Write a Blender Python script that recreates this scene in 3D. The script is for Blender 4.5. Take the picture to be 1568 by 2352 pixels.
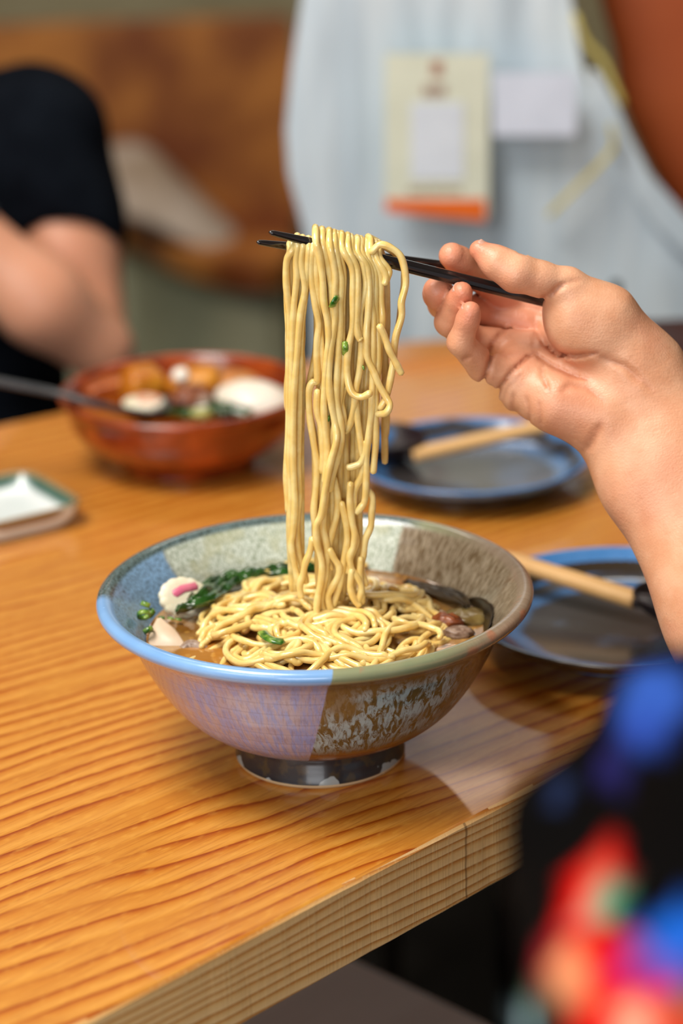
import bpy, math, random
import numpy as np
from mathutils import Vector, Matrix, noise as mnoise
for o in list(bpy.data.objects): bpy.data.objects.remove(o, do_unlink=True)
SC = bpy.context.scene
COL = SC.collection
PI = math.pi
# ------------------------------------------------------------------ camera
FPX = 5553.0
CAM = np.array([0.0141, -1.0870, 0.5220]); PITCH, ROLL = 0.349, -0.0305
CF = np.array([0, math.cos(PITCH), -math.sin(PITCH)]); _r = np.array([1.0, 0, 0]); _u = np.cross(_r, CF)
CR = math.cos(ROLL)*_r + math.sin(ROLL)*_u; CU = -math.sin(ROLL)*_r + math.cos(ROLL)*_u
cd = bpy.data.cameras.new('camera'); camo = bpy.data.objects.new('camera', cd); COL.objects.link(camo)
camo.matrix_world = Matrix(((CR[0], CU[0], -CF[0], CAM[0]), (CR[1], CU[1], -CF[1], CAM[1]), (CR[2], CU[2], -CF[2], CAM[2]), (0, 0, 0, 1)))
cd.sensor_fit = 'VERTICAL'; cd.sensor_height = 36.0; cd.lens = 36.0*FPX/2352.0
cd.clip_start = .02; cd.clip_end = 50
cd.dof.use_dof = True; cd.dof.focus_distance = 1.115; cd.dof.aperture_fstop = 4.2
SC.camera = camo
# ------------------------------------------------------------------ light
w = bpy.data.worlds.new('World'); SC.world = w; w.use_nodes = True
w.node_tree.nodes['Background'].inputs[0].default_value = (.80, .90, 1.0, 1)
w.node_tree.nodes['Background'].inputs[1].default_value = .38
def area(name, loc, target, sx, sy, power, col=(1, 1, 1)):
    l = bpy.data.lights.new(name, 'AREA'); l.shape = 'RECTANGLE'; l.size = sx; l.size_y = sy; l.energy = power; l.color = col
    o = bpy.data.objects.new(name, l); COL.objects.link(o); o.location = loc
    o.rotation_euler = (Vector(target)-Vector(loc)).to_track_quat('-Z', 'Y').to_euler(); return o
area('ceiling_lamp_light', (-.60, -.30, 1.70), (0, .05, 0), .9, .7, 46, (1.0, .94, .85))
area('window_light', (-1.25, -1.7, 1.25), (0, .2, .1), 1.2, .9, 20, (1.0, .97, .93))
area('front_fill_light', (-.1, -2.15, .35), (.05, .2, -.25), 1.2, .5, 17, (.95, .97, 1.0))  # unseen fill added behind the camera to brighten the bench and table edge
area('rear_lamp_light', (-.1, 1.55, 1.70), (-.3, 2.7, -.1), 1.4, .5, 31, (1.0, .93, .82))
SC.view_settings.view_transform = 'Standard'; SC.view_settings.look = 'None'
SC.view_settings.gamma = 1; SC.view_settings.use_curve_mapping = False; SC.view_settings.exposure = -0.10
try:
    SC.cycles.use_denoising = True; SC.cycles.max_bounces = 8; SC.cycles.sample_clamp_indirect = 6
except Exception: pass

# ------------------------------------------------------------------ helpers
def ray(px, py): return CF + CR*(px-784)/FPX - CU*(py-1176)/FPX
def onz(px, py, z): d = ray(px, py); return CAM + d*((z-CAM[2])/d[2])
def ony(px, py, Y): d = ray(px, py); return CAM + d*((Y-CAM[1])/d[1])
def atw(px, py, wd): return CAM + ray(px, py)*wd
def srgb(r, g, b):
    f = lambda c: (c/12.92 if c <= .04045 else ((c+.055)/1.055)**2.4)
    return (f(r/255), f(g/255), f(b/255), 1)
rng = random.Random(7)

class NT:
    def __init__(s, name, rough=.5, **kw):
        s.m = bpy.data.materials.new(name); s.m.use_nodes = True; s.t = s.m.node_tree; s.b = s.t.nodes['Principled BSDF']
        s.set(Roughness=rough, **kw)
    def set(s, **kw):
        for k, v in kw.items():
            i = s.b.inputs[k.replace('_', ' ')]
            if isinstance(v, bpy.types.NodeSocket): s.t.links.new(v, i)
            else: i.default_value = v
        return s
    def _in(s, sock, v):
        if isinstance(v, bpy.types.NodeSocket): s.t.links.new(v, sock)
        elif v is not None: sock.default_value = v
    def coord(s, k='Object'): return s.t.nodes.new('ShaderNodeTexCoord').outputs[k]
    def attr(s, name, out='Color'):
        n = s.t.nodes.new('ShaderNodeAttribute'); n.attribute_name = name; return n.outputs[out]
    def map(s, v, scale=(1, 1, 1), rot=(0, 0, 0), loc=(0, 0, 0)):
        n = s.t.nodes.new('ShaderNodeMapping'); s._in(n.inputs[0], v); n.inputs[1].default_value = loc; n.inputs[2].default_value = rot; n.inputs[3].default_value = scale; return n.outputs[0]
    def xyz(s, v): n = s.t.nodes.new('ShaderNodeSeparateXYZ'); s._in(n.inputs[0], v); return n.outputs
    def comb(s, x, y, z):
        n = s.t.nodes.new('ShaderNodeCombineXYZ')
        for i, v in enumerate((x, y, z)): s._in(n.inputs[i], v)
        return n.outputs[0]
    def math(s, op, a, b=None, c=None, clamp=False):
        n = s.t.nodes.new('ShaderNodeMath'); n.operation = op; n.use_clamp = clamp
        for i, v in enumerate((a, b, c)):
            if v is not None: s._in(n.inputs[i], v)
        return n.outputs[0]
    def noise(s, v, scale=5, detail=3, rough=.5, dist=0, col=False):
        n = s.t.nodes.new('ShaderNodeTexNoise'); s._in(n.inputs['Vector'], v); n.inputs['Scale'].default_value = scale
        n.inputs['Detail'].default_value = detail; n.inputs['Roughness'].default_value = rough; n.inputs['Distortion'].default_value = dist
        return n.outputs['Color' if col else 'Fac']
    def vor(s, v, scale=5, feat='F1', out='Distance', rand=1):
        n = s.t.nodes.new('ShaderNodeTexVoronoi'); n.feature = feat; s._in(n.inputs['Vector'], v); n.inputs['Scale'].default_value = scale
        n.inputs['Randomness'].default_value = rand; return n.outputs[out]
    def mix(s, f, a, b, mode='MIX'):
        n = s.t.nodes.new('ShaderNodeMix'); n.data_type = 'RGBA'; n.blend_type = mode
        s._in(n.inputs['Factor'], f); s._in(n.inputs[6], a); s._in(n.inputs[7], b); return n.outputs[2]
    def step(s, v, lo, hi):
        n = s.t.nodes.new('ShaderNodeMapRange'); n.interpolation_type = 'SMOOTHSTEP'; s._in(n.inputs[0], v)
        n.inputs[1].default_value = lo; n.inputs[2].default_value = hi; return n.outputs[0]
    def ramp(s, f, stops):
        n = s.t.nodes.new('ShaderNodeValToRGB'); s._in(n.inputs[0], f); e = n.color_ramp.elements
        while len(e) < len(stops): e.new(.5)
        for i, (p, c) in enumerate(stops): e[i].position = p; e[i].color = c
        return n.outputs[0]
    def bump(s, h, strength=.3, dist=.001):
        n = s.t.nodes.new('ShaderNodeBump'); n.inputs['Strength'].default_value = strength; n.inputs['Distance'].default_value = dist
        s._in(n.inputs['Height'], h); s.t.links.new(n.outputs[0], s.b.inputs['Normal']); return s
def mottled(name, c1, c2, scale=40, rough=.5, bump=0, detail=4, lo=.35, hi=.65, **kw):
    m = NT(name, rough, **kw); f = m.noise(m.coord(), scale, detail)
    m.set(Base_Color=m.mix(m.step(f, lo, hi), c1, c2))
    if bump: m.bump(m.noise(m.coord(), scale*3, 3), bump, .0006)
    return m.m

def mesh(name, V, Fc, mat=None, parent=None, smooth=True, loc=None):
    me = bpy.data.meshes.new(name); me.from_pydata([tuple(map(float, v)) for v in V], [], [tuple(map(int, f)) for f in Fc]); me.validate(); me.update()
    o = bpy.data.objects.new(name, me); COL.objects.link(o)
    if smooth: me.polygons.foreach_set('use_smooth', [True]*len(me.polygons))
    if mat: me.materials.append(mat)
    if parent is not None: o.parent = parent
    if loc is not None: o.location = loc
    return o
def empty(name, loc=(0, 0, 0), rz=0):
    o = bpy.data.objects.new(name, None); COL.objects.link(o); o.location = loc; o.rotation_euler = (0, 0, rz); o.empty_display_size = .02; return o
def tag(o, label=None, cat=None, group=None, kind=None):
    if label: o['label'] = label
    if cat: o['category'] = cat
    if group: o['group'] = group
    if kind: o['kind'] = kind
    return o
def catmull(P, n=6):
    P = np.array(P, float); Q = np.vstack([2*P[0]-P[1], P, 2*P[-1]-P[-2]]); out = []
    for i in range(1, len(Q)-2):
        for k in range(n):
            t = k/n; a, b, c, d = Q[i-1], Q[i], Q[i+1], Q[i+2]
            out.append(.5*((2*b)+(-a+c)*t+(2*a-5*b+4*c-d)*t*t+(-a+3*b-3*c+d)*t**3))
    out.append(P[-1]); return np.array(out)
def tube(P, r, ns=8, cap=True, squash=1.0):
    P = np.array(P, float); n = len(P); r = np.full(n, r) if np.isscalar(r) else np.array(r)
    T = np.gradient(P, axis=0); T /= np.linalg.norm(T, axis=1)[:, None]+1e-12
    ref = np.array([0, 0, 1.0]) if abs(T[0][2]) < .9 else np.array([1.0, 0, 0])
    A = np.cross(T[0], ref); A /= np.linalg.norm(A); V = []; Fc = []
    for i in range(n):
        A = A-T[i]*(A@T[i]); A /= np.linalg.norm(A)+1e-12; B = np.cross(T[i], A)
        for k in range(ns):
            a = 2*PI*k/ns; V.append(P[i]+(A*math.cos(a)+B*math.sin(a)*squash)*r[i])
    for i in range(n-1):
        for k in range(ns):
            k2 = (k+1) % ns; Fc.append((i*ns+k, i*ns+k2, (i+1)*ns+k2, (i+1)*ns+k))
    if cap:
        for (i, s) in ((0, -1), (n-1, 1)):
            c = len(V); V.append(P[i]+T[i]*s*r[i]*.55)
            for k in range(ns):
                k2 = (k+1) % ns
                Fc.append((i*ns+k2, i*ns+k, c) if s < 0 else (i*ns+k, i*ns+k2, c))
    return V, Fc
def lathe(prof, ns=96, closed=False):
    V = []; Fc = []; n = len(prof)
    for (r, z) in prof:
        for k in range(ns):
            a = 2*PI*k/ns; V.append((r*math.cos(a), r*math.sin(a), z))
    for i in range(n if closed else n-1):
        j = (i+1) % n
        for k in range(ns):
            k2 = (k+1) % ns; Fc.append((i*ns+k, i*ns+k2, j*ns+k2, j*ns+k))
    return V, Fc
def smooth_prof(pts, n=5):
    c = catmull([(a, b, 0) for a, b in pts], n); return [(max(p[0], .0003), p[1]) for p in c]
def prism(poly, z0, z1, bev=0.0):
    # solid from a convex-ish polygon with softened edges
    P = np.array(poly, float); c = P.mean(0); n = len(P)
    lay = [(z0, bev), (z0+bev, 0), (z1-bev, 0), (z1, bev)] if bev else [(z0, 0), (z1, 0)]
    V = []; Fc = []
    for z, ins in lay:
        for p in P:
            d = c-p; L = np.linalg.norm(d); q = p+d/L*ins*1.3 if L > 0 else p; V.append((q[0], q[1], z))
    for i in range(len(lay)-1):
        for k in range(n):
            k2 = (k+1) % n; Fc.append((i*n+k, i*n+k2, (i+1)*n+k2, (i+1)*n+k))
    Fc.append(tuple(range(n))[::-1]); Fc.append(tuple((len(lay)-1)*n+k for k in range(n)))
    return V, Fc
def box(x0, x1, y0, y1, z0, z1, bev=0.0): return prism([(x0, y0), (x1, y0), (x1, y1), (x0, y1)], z0, z1, bev)

# ---- signed-distance bodies meshed with surface nets: one continuous skin
def smin(a, b, k):
    h = np.clip(.5+.5*(b-a)/k, 0, 1); return b*(1-h)+a*h-k*h*(1-h)
def cone_d(P, a, b, ra, rb):
    a = np.asarray(a, np.float32); ab = np.asarray(b, np.float32)-a; L = float(ab@ab)
    if L < 1e-12: return np.sqrt(((P-a)**2).sum(-1))-ra
    t = np.clip(((P-a)@ab)/L, 0, 1); return np.sqrt(((P-a-t[..., None]*ab)**2).sum(-1))-(ra+(rb-ra)*t)
def nets(f, lo, hi, h):
    lo = np.array(lo, np.float32); n = (np.ceil((np.array(hi)-lo)/h)+1).astype(int)
    ax = [lo[i]+h*np.arange(n[i], dtype=np.float32) for i in range(3)]
    D = np.empty(n, np.float32)
    Y, Z = np.meshgrid(ax[1], ax[2], indexing='ij')
    step = max(1, 400000//(n[1]*n[2]))
    for i in range(0, n[0], step):
        xs = ax[0][i:i+step]; G = np.empty((len(xs), n[1], n[2], 3), np.float32)
        G[..., 0] = xs[:, None, None]; G[..., 1] = Y; G[..., 2] = Z
        D[i:i+step] = f(G.reshape(-1, 3)).reshape(len(xs), n[1], n[2])
    S = D < 0; m = n-1
    cnt = np.zeros(m, np.int8)
    for a in (0, 1):
        for b in (0, 1):
            for c in (0, 1): cnt += S[a:a+m[0], b:b+m[1], c:c+m[2]]
    act = (cnt > 0) & (cnt < 8); idx = np.full(m, -1, np.int64); idx[act] = np.arange(act.sum())
    I = np.argwhere(act); acc = np.zeros((len(I), 3)); num = np.zeros(len(I))
    cor = [(a, b, c) for a in (0, 1) for b in (0, 1) for c in (0, 1)]
    for u in cor:
        for ax_ in range(3):
            if u[ax_]: continue
            v = list(u); v[ax_] = 1
            d0 = D[I[:, 0]+u[0], I[:, 1]+u[1], I[:, 2]+u[2]]; d1 = D[I[:, 0]+v[0], I[:, 1]+v[1], I[:, 2]+v[2]]
            k = (d0 < 0) != (d1 < 0); t = np.where(k, d0/(d0-d1+1e-20), 0)
            p = I+np.array(u); p = p.astype(float); p[:, ax_] += t; acc[k] += p[k]; num[k] += 1
    V = lo+h*acc/num[:, None]; Fs = []
    for ax_ in range(3):
        o = [0, 0, 0]; b, c = (ax_+1) % 3, (ax_+2) % 3
        s0 = [slice(0, n[0]), slice(0, n[1]), slice(0, n[2])]; s1 = list(s0); s0[ax_] = slice(0, n[ax_]-1); s1[ax_] = slice(1, n[ax_])
        E = np.argwhere(S[tuple(s0)] != S[tuple(s1)]); E = E[(E[:, b] > 0) & (E[:, c] > 0) & (E[:, b] < m[b]) & (E[:, c] < m[c])]
        q = []
        for (db, dc) in ((-1, -1), (0, -1), (0, 0), (-1, 0)):
            C = E.copy(); C[:, b] += db; C[:, c] += dc; q.append(idx[C[:, 0], C[:, 1], C[:, 2]])
        q = np.stack(q, 1); ins = S[E[:, 0], E[:, 1], E[:, 2]]; q[~ins] = q[~ins][:, ::-1]; Fs.append(q[(q >= 0).all(1)])
    return V, np.vstack(Fs)
def project(f, V, it=3, e=3e-4):
    V = V.astype(np.float32)
    for _ in range(it):
        d = f(V); g = np.stack([(f(V+np.eye(3, dtype=np.float32)[i]*e)-f(V-np.eye(3, dtype=np.float32)[i]*e))/(2*e) for i in range(3)], -1)
        gn = (g**2).sum(-1)+1e-6; V = V-np.clip(d/gn, -.002, .002)[:, None]*g
    return V
def subdiv(V, F):
    F = np.asarray(F); n = len(V); E = np.concatenate([F[:, [0, 1]], F[:, [1, 2]], F[:, [2, 3]], F[:, [3, 0]]]); Es = np.sort(E, 1)
    key = Es[:, 0].astype(np.int64)*n+Es[:, 1]; u, inv = np.unique(key, return_inverse=True)
    a, b = u//n, u % n; em = (V[a]+V[b])/2; fm = V[F].mean(1); k = len(F); inv = inv.reshape(4, k)+n; fc = n+len(u)+np.arange(k)
    NV = np.vstack([V, em, fm]); out = [np.stack([F[:, i], inv[i], fc, inv[(i-1) % 4]], 1) for i in range(4)]
    return NV, np.vstack(out)
def body(name, f, lo, hi, h, mat, parent=None, sub=0, xf=None):
    V, F = nets(f, lo, hi, h)
    for _ in range(sub): V, F = subdiv(V, F)
    V = project(f, V, 3)
    if xf is not None: W = xf(V)
    else: W = V
    me = bpy.data.meshes.new(name); me.vertices.add(len(W)); me.vertices.foreach_set('co', np.asarray(W, np.float32).ravel())
    me.loops.add(F.size); me.loops.foreach_set('vertex_index', F.astype(np.int32).ravel())
    me.polygons.add(len(F)); me.polygons.foreach_set('loop_start', np.arange(0, F.size, 4, dtype=np.int32)); me.polygons.foreach_set('use_smooth', np.ones(len(F), bool))
    me.update(calc_edges=True); me.validate()
    o = bpy.data.objects.new(name, me); COL.objects.link(o); me.materials.append(mat)
    if parent is not None: o.parent = parent
    return o, V
def color_attr(o, name, C):
    a = o.data.color_attributes.new(name, 'FLOAT_COLOR', 'POINT'); C4 = np.ones((len(C), 4), np.float32); C4[:, :3] = C; a.data.foreach_set('color', C4.ravel())

# ------------------------------------------------------------------ room shell
ZF = -.74; ZC = 1.80
wall_m = mottled('plaster_beige', srgb(150, 138, 105), srgb(172, 162, 130), 3, .8)
low_m = mottled('plaster_grey', srgb(120, 118, 108), srgb(150, 150, 128), 4, .8)
floor_m = mottled('dark_floor', (.004, .0035, .003, 1), (.008, .007, .006, 1), 6, 1.0, Specular_IOR_Level=.05)
ceil_m = mottled('ceiling_white', srgb(190, 186, 175), srgb(205, 200, 190), 3, .9)
tag(mesh('floor', *box(-3, 3, -2.2, 4.3, ZF-.1, ZF), floor_m, smooth=False), kind='structure')
tag(mesh('ceiling', *box(-3, 3, -2.2, 4.3, ZC, ZC+.1), ceil_m, smooth=False), kind='structure')
tag(mesh('wall_back', *box(-3, 3, 4.2, 4.3, ZF, ZC), wall_m, smooth=False), kind='structure')
tag(mesh('wall_left', *box(-3.1, -3, -2.2, 4.3, ZF, ZC), wall_m, smooth=False), kind='structure')
tag(mesh('wall_right', *box(3, 3.1, -2.2, 4.3, ZF, ZC), wall_m, smooth=False), kind='structure')
# ceiling panel lamp (its mirror image lies on the lacquered table top)
lamp = empty('ceiling_light', (.315, 3.70, ZC), 0); tag(lamp, 'flat rectangular panel lamp set in the ceiling behind the table', 'lamp')
em = NT('lamp_glow', .5); em.set(Base_Color=(1, 1, 1, 1), Emission_Color=srgb(255, 225, 205), Emission_Strength=3.6)
q = [(p[0]-.315, p[1]-3.70) for p in (onz(a, b, -ZC) for a, b in ((920, 1735), (1060, 1880), (1125, 1850), (1228, 1765), (1234, 1690), (1045, 1610)))]
mesh('diffuser', *prism(q, -.012, -.004), em.m, lamp, smooth=False)
mesh('lamp_frame', *prism([(x*1.06, y*1.06) for x, y in q], -.003, 0), mottled('lamp_rim', (.6, .6, .6, 1), (.7, .7, .7, 1)), lamp, smooth=False)

# ------------------------------------------------------------------ table
A45 = PI/4
def wood_mat(name, edge=False):
    m = NT(name, .42); v = m.coord('Object'); X, Y, Z = m.xyz(v)
    if not edge:
        big = m.noise(m.map(v, (1.5, 6, 1)), 1.0, 2)
        med = m.noise(m.map(v, (9, 30, 1)), 1.0, 3)
        t = m.math('ADD', m.math('MULTIPLY', m.math('ADD', Y, m.math('MULTIPLY', X, .16)), 80), m.math('ADD', m.math('MULTIPLY', big, 6.0), m.math('MULTIPLY', med, 1.0)))
        fr = m.math('FRACT', t)
        cell = m.noise(m.comb(m.math('FLOOR', t), m.math('MULTIPLY', X, 3), 0.0), 3.1, 1)
        base = m.ramp(fr, [(0, srgb(208, 138, 46)), (.25, srgb(218, 152, 64)), (.68, srgb(200, 124, 34)), (.84, srgb(176, 88, 12)), (.93, srgb(140, 54, 2)), (.97, srgb(182, 96, 12)), (1, srgb(208, 138, 46))])
        plain = m.mix(m.noise(v, 14, 3), srgb(212, 146, 56), srgb(192, 114, 30))
        col = m.mix(m.step(cell, .28, .52), plain, base)
        fib = m.noise(m.map(v, (26, 700, 1)), 1, 3); col = m.mix(m.math('MULTIPLY', m.step(fib, .45, .72), .42), col, srgb(160, 80, 14))
        flk = m.noise(m.map(v, (120, 300, 1)), 1, 2); col = m.mix(m.math('MULTIPLY', m.step(flk, .5, .8), .35), col, srgb(232, 172, 74))
        pore = m.noise(m.map(v, (60, 1400, 1)), 1, 1); col = m.mix(m.math('MULTIPLY', m.step(pore, .70, .78), .5), col, srgb(110, 56, 14))
        m.set(Base_Color=col, Roughness=m.math('ADD', .38, m.math('MULTIPLY', fib, .15)), Coat_Weight=.8, Coat_Roughness=.05, Coat_IOR=1.5, Specular_IOR_Level=.4)
        m.bump(m.math('ADD', fib, m.math('MULTIPLY', fr, .5)), .12, .0004)
    else:
        big = m.noise(m.map(v, (3, 10, 30)), 1.0, 2)
        t = m.math('ADD', m.math('MULTIPLY', Z, 210), m.math('MULTIPLY', big, 4)); t = m.math('ADD', t, m.math('MULTIPLY', X, 6))
        fr = m.math('FRACT', t)
        base = m.ramp(fr, [(0, srgb(242, 200, 140)), (.5, srgb(236, 188, 122)), (.78, srgb(210, 144, 70)), (.9, srgb(186, 114, 44)), (1, srgb(242, 200, 140))])
        saw = m.noise(m.map(v, (700, 700, 25)), 1, 2); col = m.mix(m.math('MULTIPLY', m.step(saw, .5, .75), .4), base, srgb(228, 190, 130))
        pat = m.noise(m.map(v, (14, 14, 14)), 1, 3); col = m.mix(m.math('MULTIPLY', m.step(pat, .5, .65), .35), col, srgb(212, 178, 124))
        crack = m.math('ABSOLUTE', m.math('SUBTRACT', X, m.math('ADD', -.012, m.math('MULTIPLY', m.noise(v, 60, 2), .006))))
        col = m.mix(m.math('MULTIPLY', m.math('SUBTRACT', 1.0, m.step(crack, .0003, .0010)), .6), col, srgb(96, 56, 22))
        m.set(Base_Color=col, Roughness=.6); m.bump(m.math('ADD', saw, m.math('MULTIPLY', fr, .7)), .35, .0006)
    return m.m
table = empty('dining_table', (0, 0, ZF), A45); tag(table, 'amber lacquered pine table with bold grain and thick pale front edge', 'table')
R45 = lambda x, y: (x*math.cos(A45)+y*math.sin(A45), -x*math.sin(A45)+y*math.cos(A45))
YN = -.1040           # near edge, local
far1, far2 = R45(-.226, .548), R45(*onz(935, 785, 0)[:2]); far3 = R45(*onz(1568, 752, 0)[:2])
sl = (far2[1]-far1[1])/(far2[0]-far1[0])
top_poly = [(-.85, YN), (.95, YN), (.95, far1[1]+sl*(.95-far1[0])), (-.85, far1[1]+sl*(-.85-far1[0]))]
def slab(x0, x1):
    V = []; Fc = []; nx = 220; th = .042; b = .0022
    rows = []
    for i in range(nx+1):
        x = x0+(x1-x0)*i/nx; n1 = mnoise.noise(Vector((x*90, 0, 1)))*.0006+mnoise.noise(Vector((x*22, 4, 1)))*.0005; n2 = mnoise.noise(Vector((x*60, 3, 5)))*.0007
        yf = min(far1[1]+sl*(x-far1[0]), far2[1]+(far3[1]-far2[1])/(far3[0]-far2[0])*(x-far2[0]))
        rows.append([(x, yf, -th), (x, YN+b, -th+n2*.5), (x, YN+n2, -th+b), (x, YN+n1*.5, -b), (x, YN+b*.5+n1*.5, -b*.35), (x, YN+b+n1, 0), (x, YN+.02, 0), (x, yf, 0)])
    k = len(rows[0])
    for r in rows: V += r
    for i in range(nx):
        for j in range(k):
            j2 = (j+1) % k; Fc.append((i*k+j, i*k+j2, (i+1)*k+j2, (i+1)*k+j)[::-1])
    Fc.append(tuple(range(k))); Fc.append(tuple(nx*k+j for j in range(k))[::-1])
    return V, Fc
tt = mesh('tabletop', *slab(-.85, .95), wood_mat('pine_top'), table, smooth=False, loc=(0, 0, -ZF))
tt.data.materials.append(wood_mat('pine_edge', True))
for p in tt.data.polygons:
    if p.normal.y < -.6: p.material_index = 1
leg_m = mottled('leg_dark', (.02, .012, .008, 1), (.03, .018, .01, 1), 10)
for lx in (-.7, .8):
    for ly in (YN+.12, .26):
        mesh('leg', *box(lx-.03, lx+.03, ly-.03, ly+.03, 0, -ZF-.042, .003), leg_m, table, smooth=False)
bench = empty('bench', (0, 0, ZF), A45); tag(bench, 'grey-brown wooden bench seat tucked under the near table edge', 'bench')
bx1 = R45(.024, .305)[0]
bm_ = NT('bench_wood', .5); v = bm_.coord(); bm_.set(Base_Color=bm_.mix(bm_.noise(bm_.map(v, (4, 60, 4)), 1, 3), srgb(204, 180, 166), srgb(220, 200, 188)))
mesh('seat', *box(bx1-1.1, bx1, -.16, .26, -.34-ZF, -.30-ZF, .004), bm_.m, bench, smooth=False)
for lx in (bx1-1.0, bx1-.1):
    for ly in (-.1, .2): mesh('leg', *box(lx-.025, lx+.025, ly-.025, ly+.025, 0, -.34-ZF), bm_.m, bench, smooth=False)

# ------------------------------------------------------------------ ramen bowl
R, H = .105, .0890
outer = [(.0405, 0), (.0418, .0012), (.0420, .0035), (.0412, .008), (.0405, .0135), (.0412, .0160), (.0480, .0185), (.0580, .0235), (.0685, .0325), (.0775, .0445), (.0845, .0570), (.0900, .0690), (.0950, .0765), (.1005, .0805), (.1040, .0825), (.1055, .0850), (.1050, .0876)]
inner = [(.1030, .0890), (.1005, .0888), (.0978, .0868), (.0925, .0800), (.0865, .0715), (.0800, .0610), (.0720, .0480), (.0600, .0340), (.0400, .0240), (.0150, .0210), (.0004, .0205)]
prof = smooth_prof(outer+inner, 5)
base = [(.0004, .009), (.033, .0095), (.0368, .007), (.0375, .001), (.0388, 0)]
prof = base+prof
def bowl_mat():
    m = NT('dipped_glaze', .22, Coat_Weight=.4, Coat_Roughness=.05); v = m.coord(); X, Y, Z = m.xyz(v)
    ang = m.math('ARCTAN2', Y, X)
    wob = m.math('MULTIPLY', m.math('SUBTRACT', m.noise(v, 90, 3), .5), .05)
    a = m.math('ADD', ang, wob); rad = m.math('SQRT', m.math('ADD', m.math('MULTIPLY', X, X), m.math('MULTIPLY', Y, Y)))
    # glaze zones around the wall
    white = m.math('MULTIPLY', m.step(a, 1.07, 1.10), m.math('SUBTRACT', 1.0, m.step(a, 2.46, 2.50)))
    Xs = m.math('ADD', X, m.math('MULTIPLY', m.math('SUBTRACT', .089, Z), .20))
    blue = m.math('MAXIMUM', m.step(a, 2.46, 2.50), m.math('MULTIPLY', m.math('LESS_THAN', Y, .04), m.math('SUBTRACT', 1.0, m.step(m.math('ADD', Xs, m.math('MULTIPLY', wob, .02)), .0075, .0085))))
    inside = m.math('MULTIPLY', m.math('GREATER_THAN', m.math('SUBTRACT', m.math('MULTIPLY', Z, 1.0), m.math('SUBTRACT', m.math('MULTIPLY', rad, 1.16), .0315)), 0.0), m.math('GREATER_THAN', Z, .018))
    st = m.comb(m.math('MULTIPLY', ang, 1.6), m.math('MULTIPLY', Z, 4), 0.0)   # runs down the wall
    run = m.noise(st, 14, 5, .65); run2 = m.noise(m.map(st, (1, 1, 1), loc=(3, 7, 0)), 38, 4, .7)
    spk = m.vor(m.map(st, (1, 1, 1)), 60, out='Distance'); fs = m.noise(v, 800, 3, .7); fs2 = m.noise(m.comb(m.math('MULTIPLY', ang, .1), m.math('MULTIPLY', Z, .45), rad), 900, 3, .7)
    # interior
    wh = m.mix(m.step(fs2, .38, .62), srgb(146, 158, 138), srgb(214, 224, 214)); wh = m.mix(m.math('MULTIPLY', m.step(m.noise(v, 55, 3), .5, .65), .5), wh, srgb(176, 178, 140))
    bl = m.mix(m.step(fs2, .36, .56), srgb(96, 118, 138), srgb(138, 178, 218))
    br = m.mix(m.step(run2, .35, .65), srgb(96, 76, 50), srgb(166, 152, 130)); br = m.mix(m.math('MULTIPLY', m.step(fs2, .5, .7), .5), br, srgb(120, 96, 64))
    inn = m.mix(white, m.mix(blue, br, bl), wh)
    # exterior
    lav = m.mix(m.step(run, .4, .6), srgb(166, 156, 172), srgb(136, 148, 200)); lav = m.mix(m.math('MULTIPLY', m.step(run2, .48, .64), .38), lav, srgb(120, 100, 104))
    rings = m.math('FRACT', m.math('MULTIPLY', Z, 150)); lav = m.mix(m.math('MULTIPLY', m.step(rings, .8, .95), .25), lav, srgb(110, 92, 100))
    leftf = m.step(m.math('MULTIPLY', X, -1.0), .05, .08); lav = m.mix(leftf, lav, m.mix(run2, srgb(150, 120, 104), srgb(172, 152, 146)))
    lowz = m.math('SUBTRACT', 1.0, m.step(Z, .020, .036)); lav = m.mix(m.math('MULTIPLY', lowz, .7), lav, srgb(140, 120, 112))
    rd = m.noise(m.comb(m.math('MULTIPLY', ang, 1.6), m.math('ADD', m.math('MULTIPLY', Z, 9), m.math('MULTIPLY', ang, .35)), 0.0), 13, 5, .62, 1.0); zm = m.math('MULTIPLY', m.step(Z, .030, .040), m.math('SUBTRACT', 1.0, m.step(Z, .068, .078)))
    ob = m.mix(m.math('MULTIPLY', m.step(rd, .42, .55), m.math('ADD', .25, m.math('MULTIPLY', zm, .75))), srgb(98, 82, 46), srgb(156, 176, 180)); ob = m.mix(m.math('MULTIPLY', m.step(m.noise(v, 24, 3), .50, .64), .85), ob, srgb(112, 88, 48)); ob = m.mix(m.math('MULTIPLY', m.step(run2, .5, .6), .45), ob, srgb(84, 62, 30))
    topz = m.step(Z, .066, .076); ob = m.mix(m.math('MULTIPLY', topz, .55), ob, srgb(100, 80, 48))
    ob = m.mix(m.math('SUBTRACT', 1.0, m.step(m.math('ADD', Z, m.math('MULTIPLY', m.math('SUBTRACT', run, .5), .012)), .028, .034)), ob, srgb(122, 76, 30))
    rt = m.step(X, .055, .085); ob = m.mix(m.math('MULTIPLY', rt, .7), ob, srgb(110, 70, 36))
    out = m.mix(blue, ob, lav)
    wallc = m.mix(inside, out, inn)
    # lip
    lipc = m.mix(blue, m.mix(m.step(X, .05, .09), m.mix(m.noise(v, 70, 3), srgb(122, 136, 104), srgb(150, 148, 112)), m.mix(run2, srgb(120, 96, 74), srgb(160, 146, 128))), m.mix(m.noise(v, 50, 2), srgb(112, 158, 214), srgb(138, 180, 226)))
    lipback = m.step(m.math('ADD', a, m.math('MULTIPLY', m.math('LESS_THAN', ang, 0.0), 6.2832)), .95, 1.1)
    lipback = m.math('MULTIPLY', lipback, m.math('SUBTRACT', 1.0, m.step(m.math('ADD', a, m.math('MULTIPLY', m.math('LESS_THAN', ang, 0.0), 6.2832)), 3.15, 3.25)))
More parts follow.
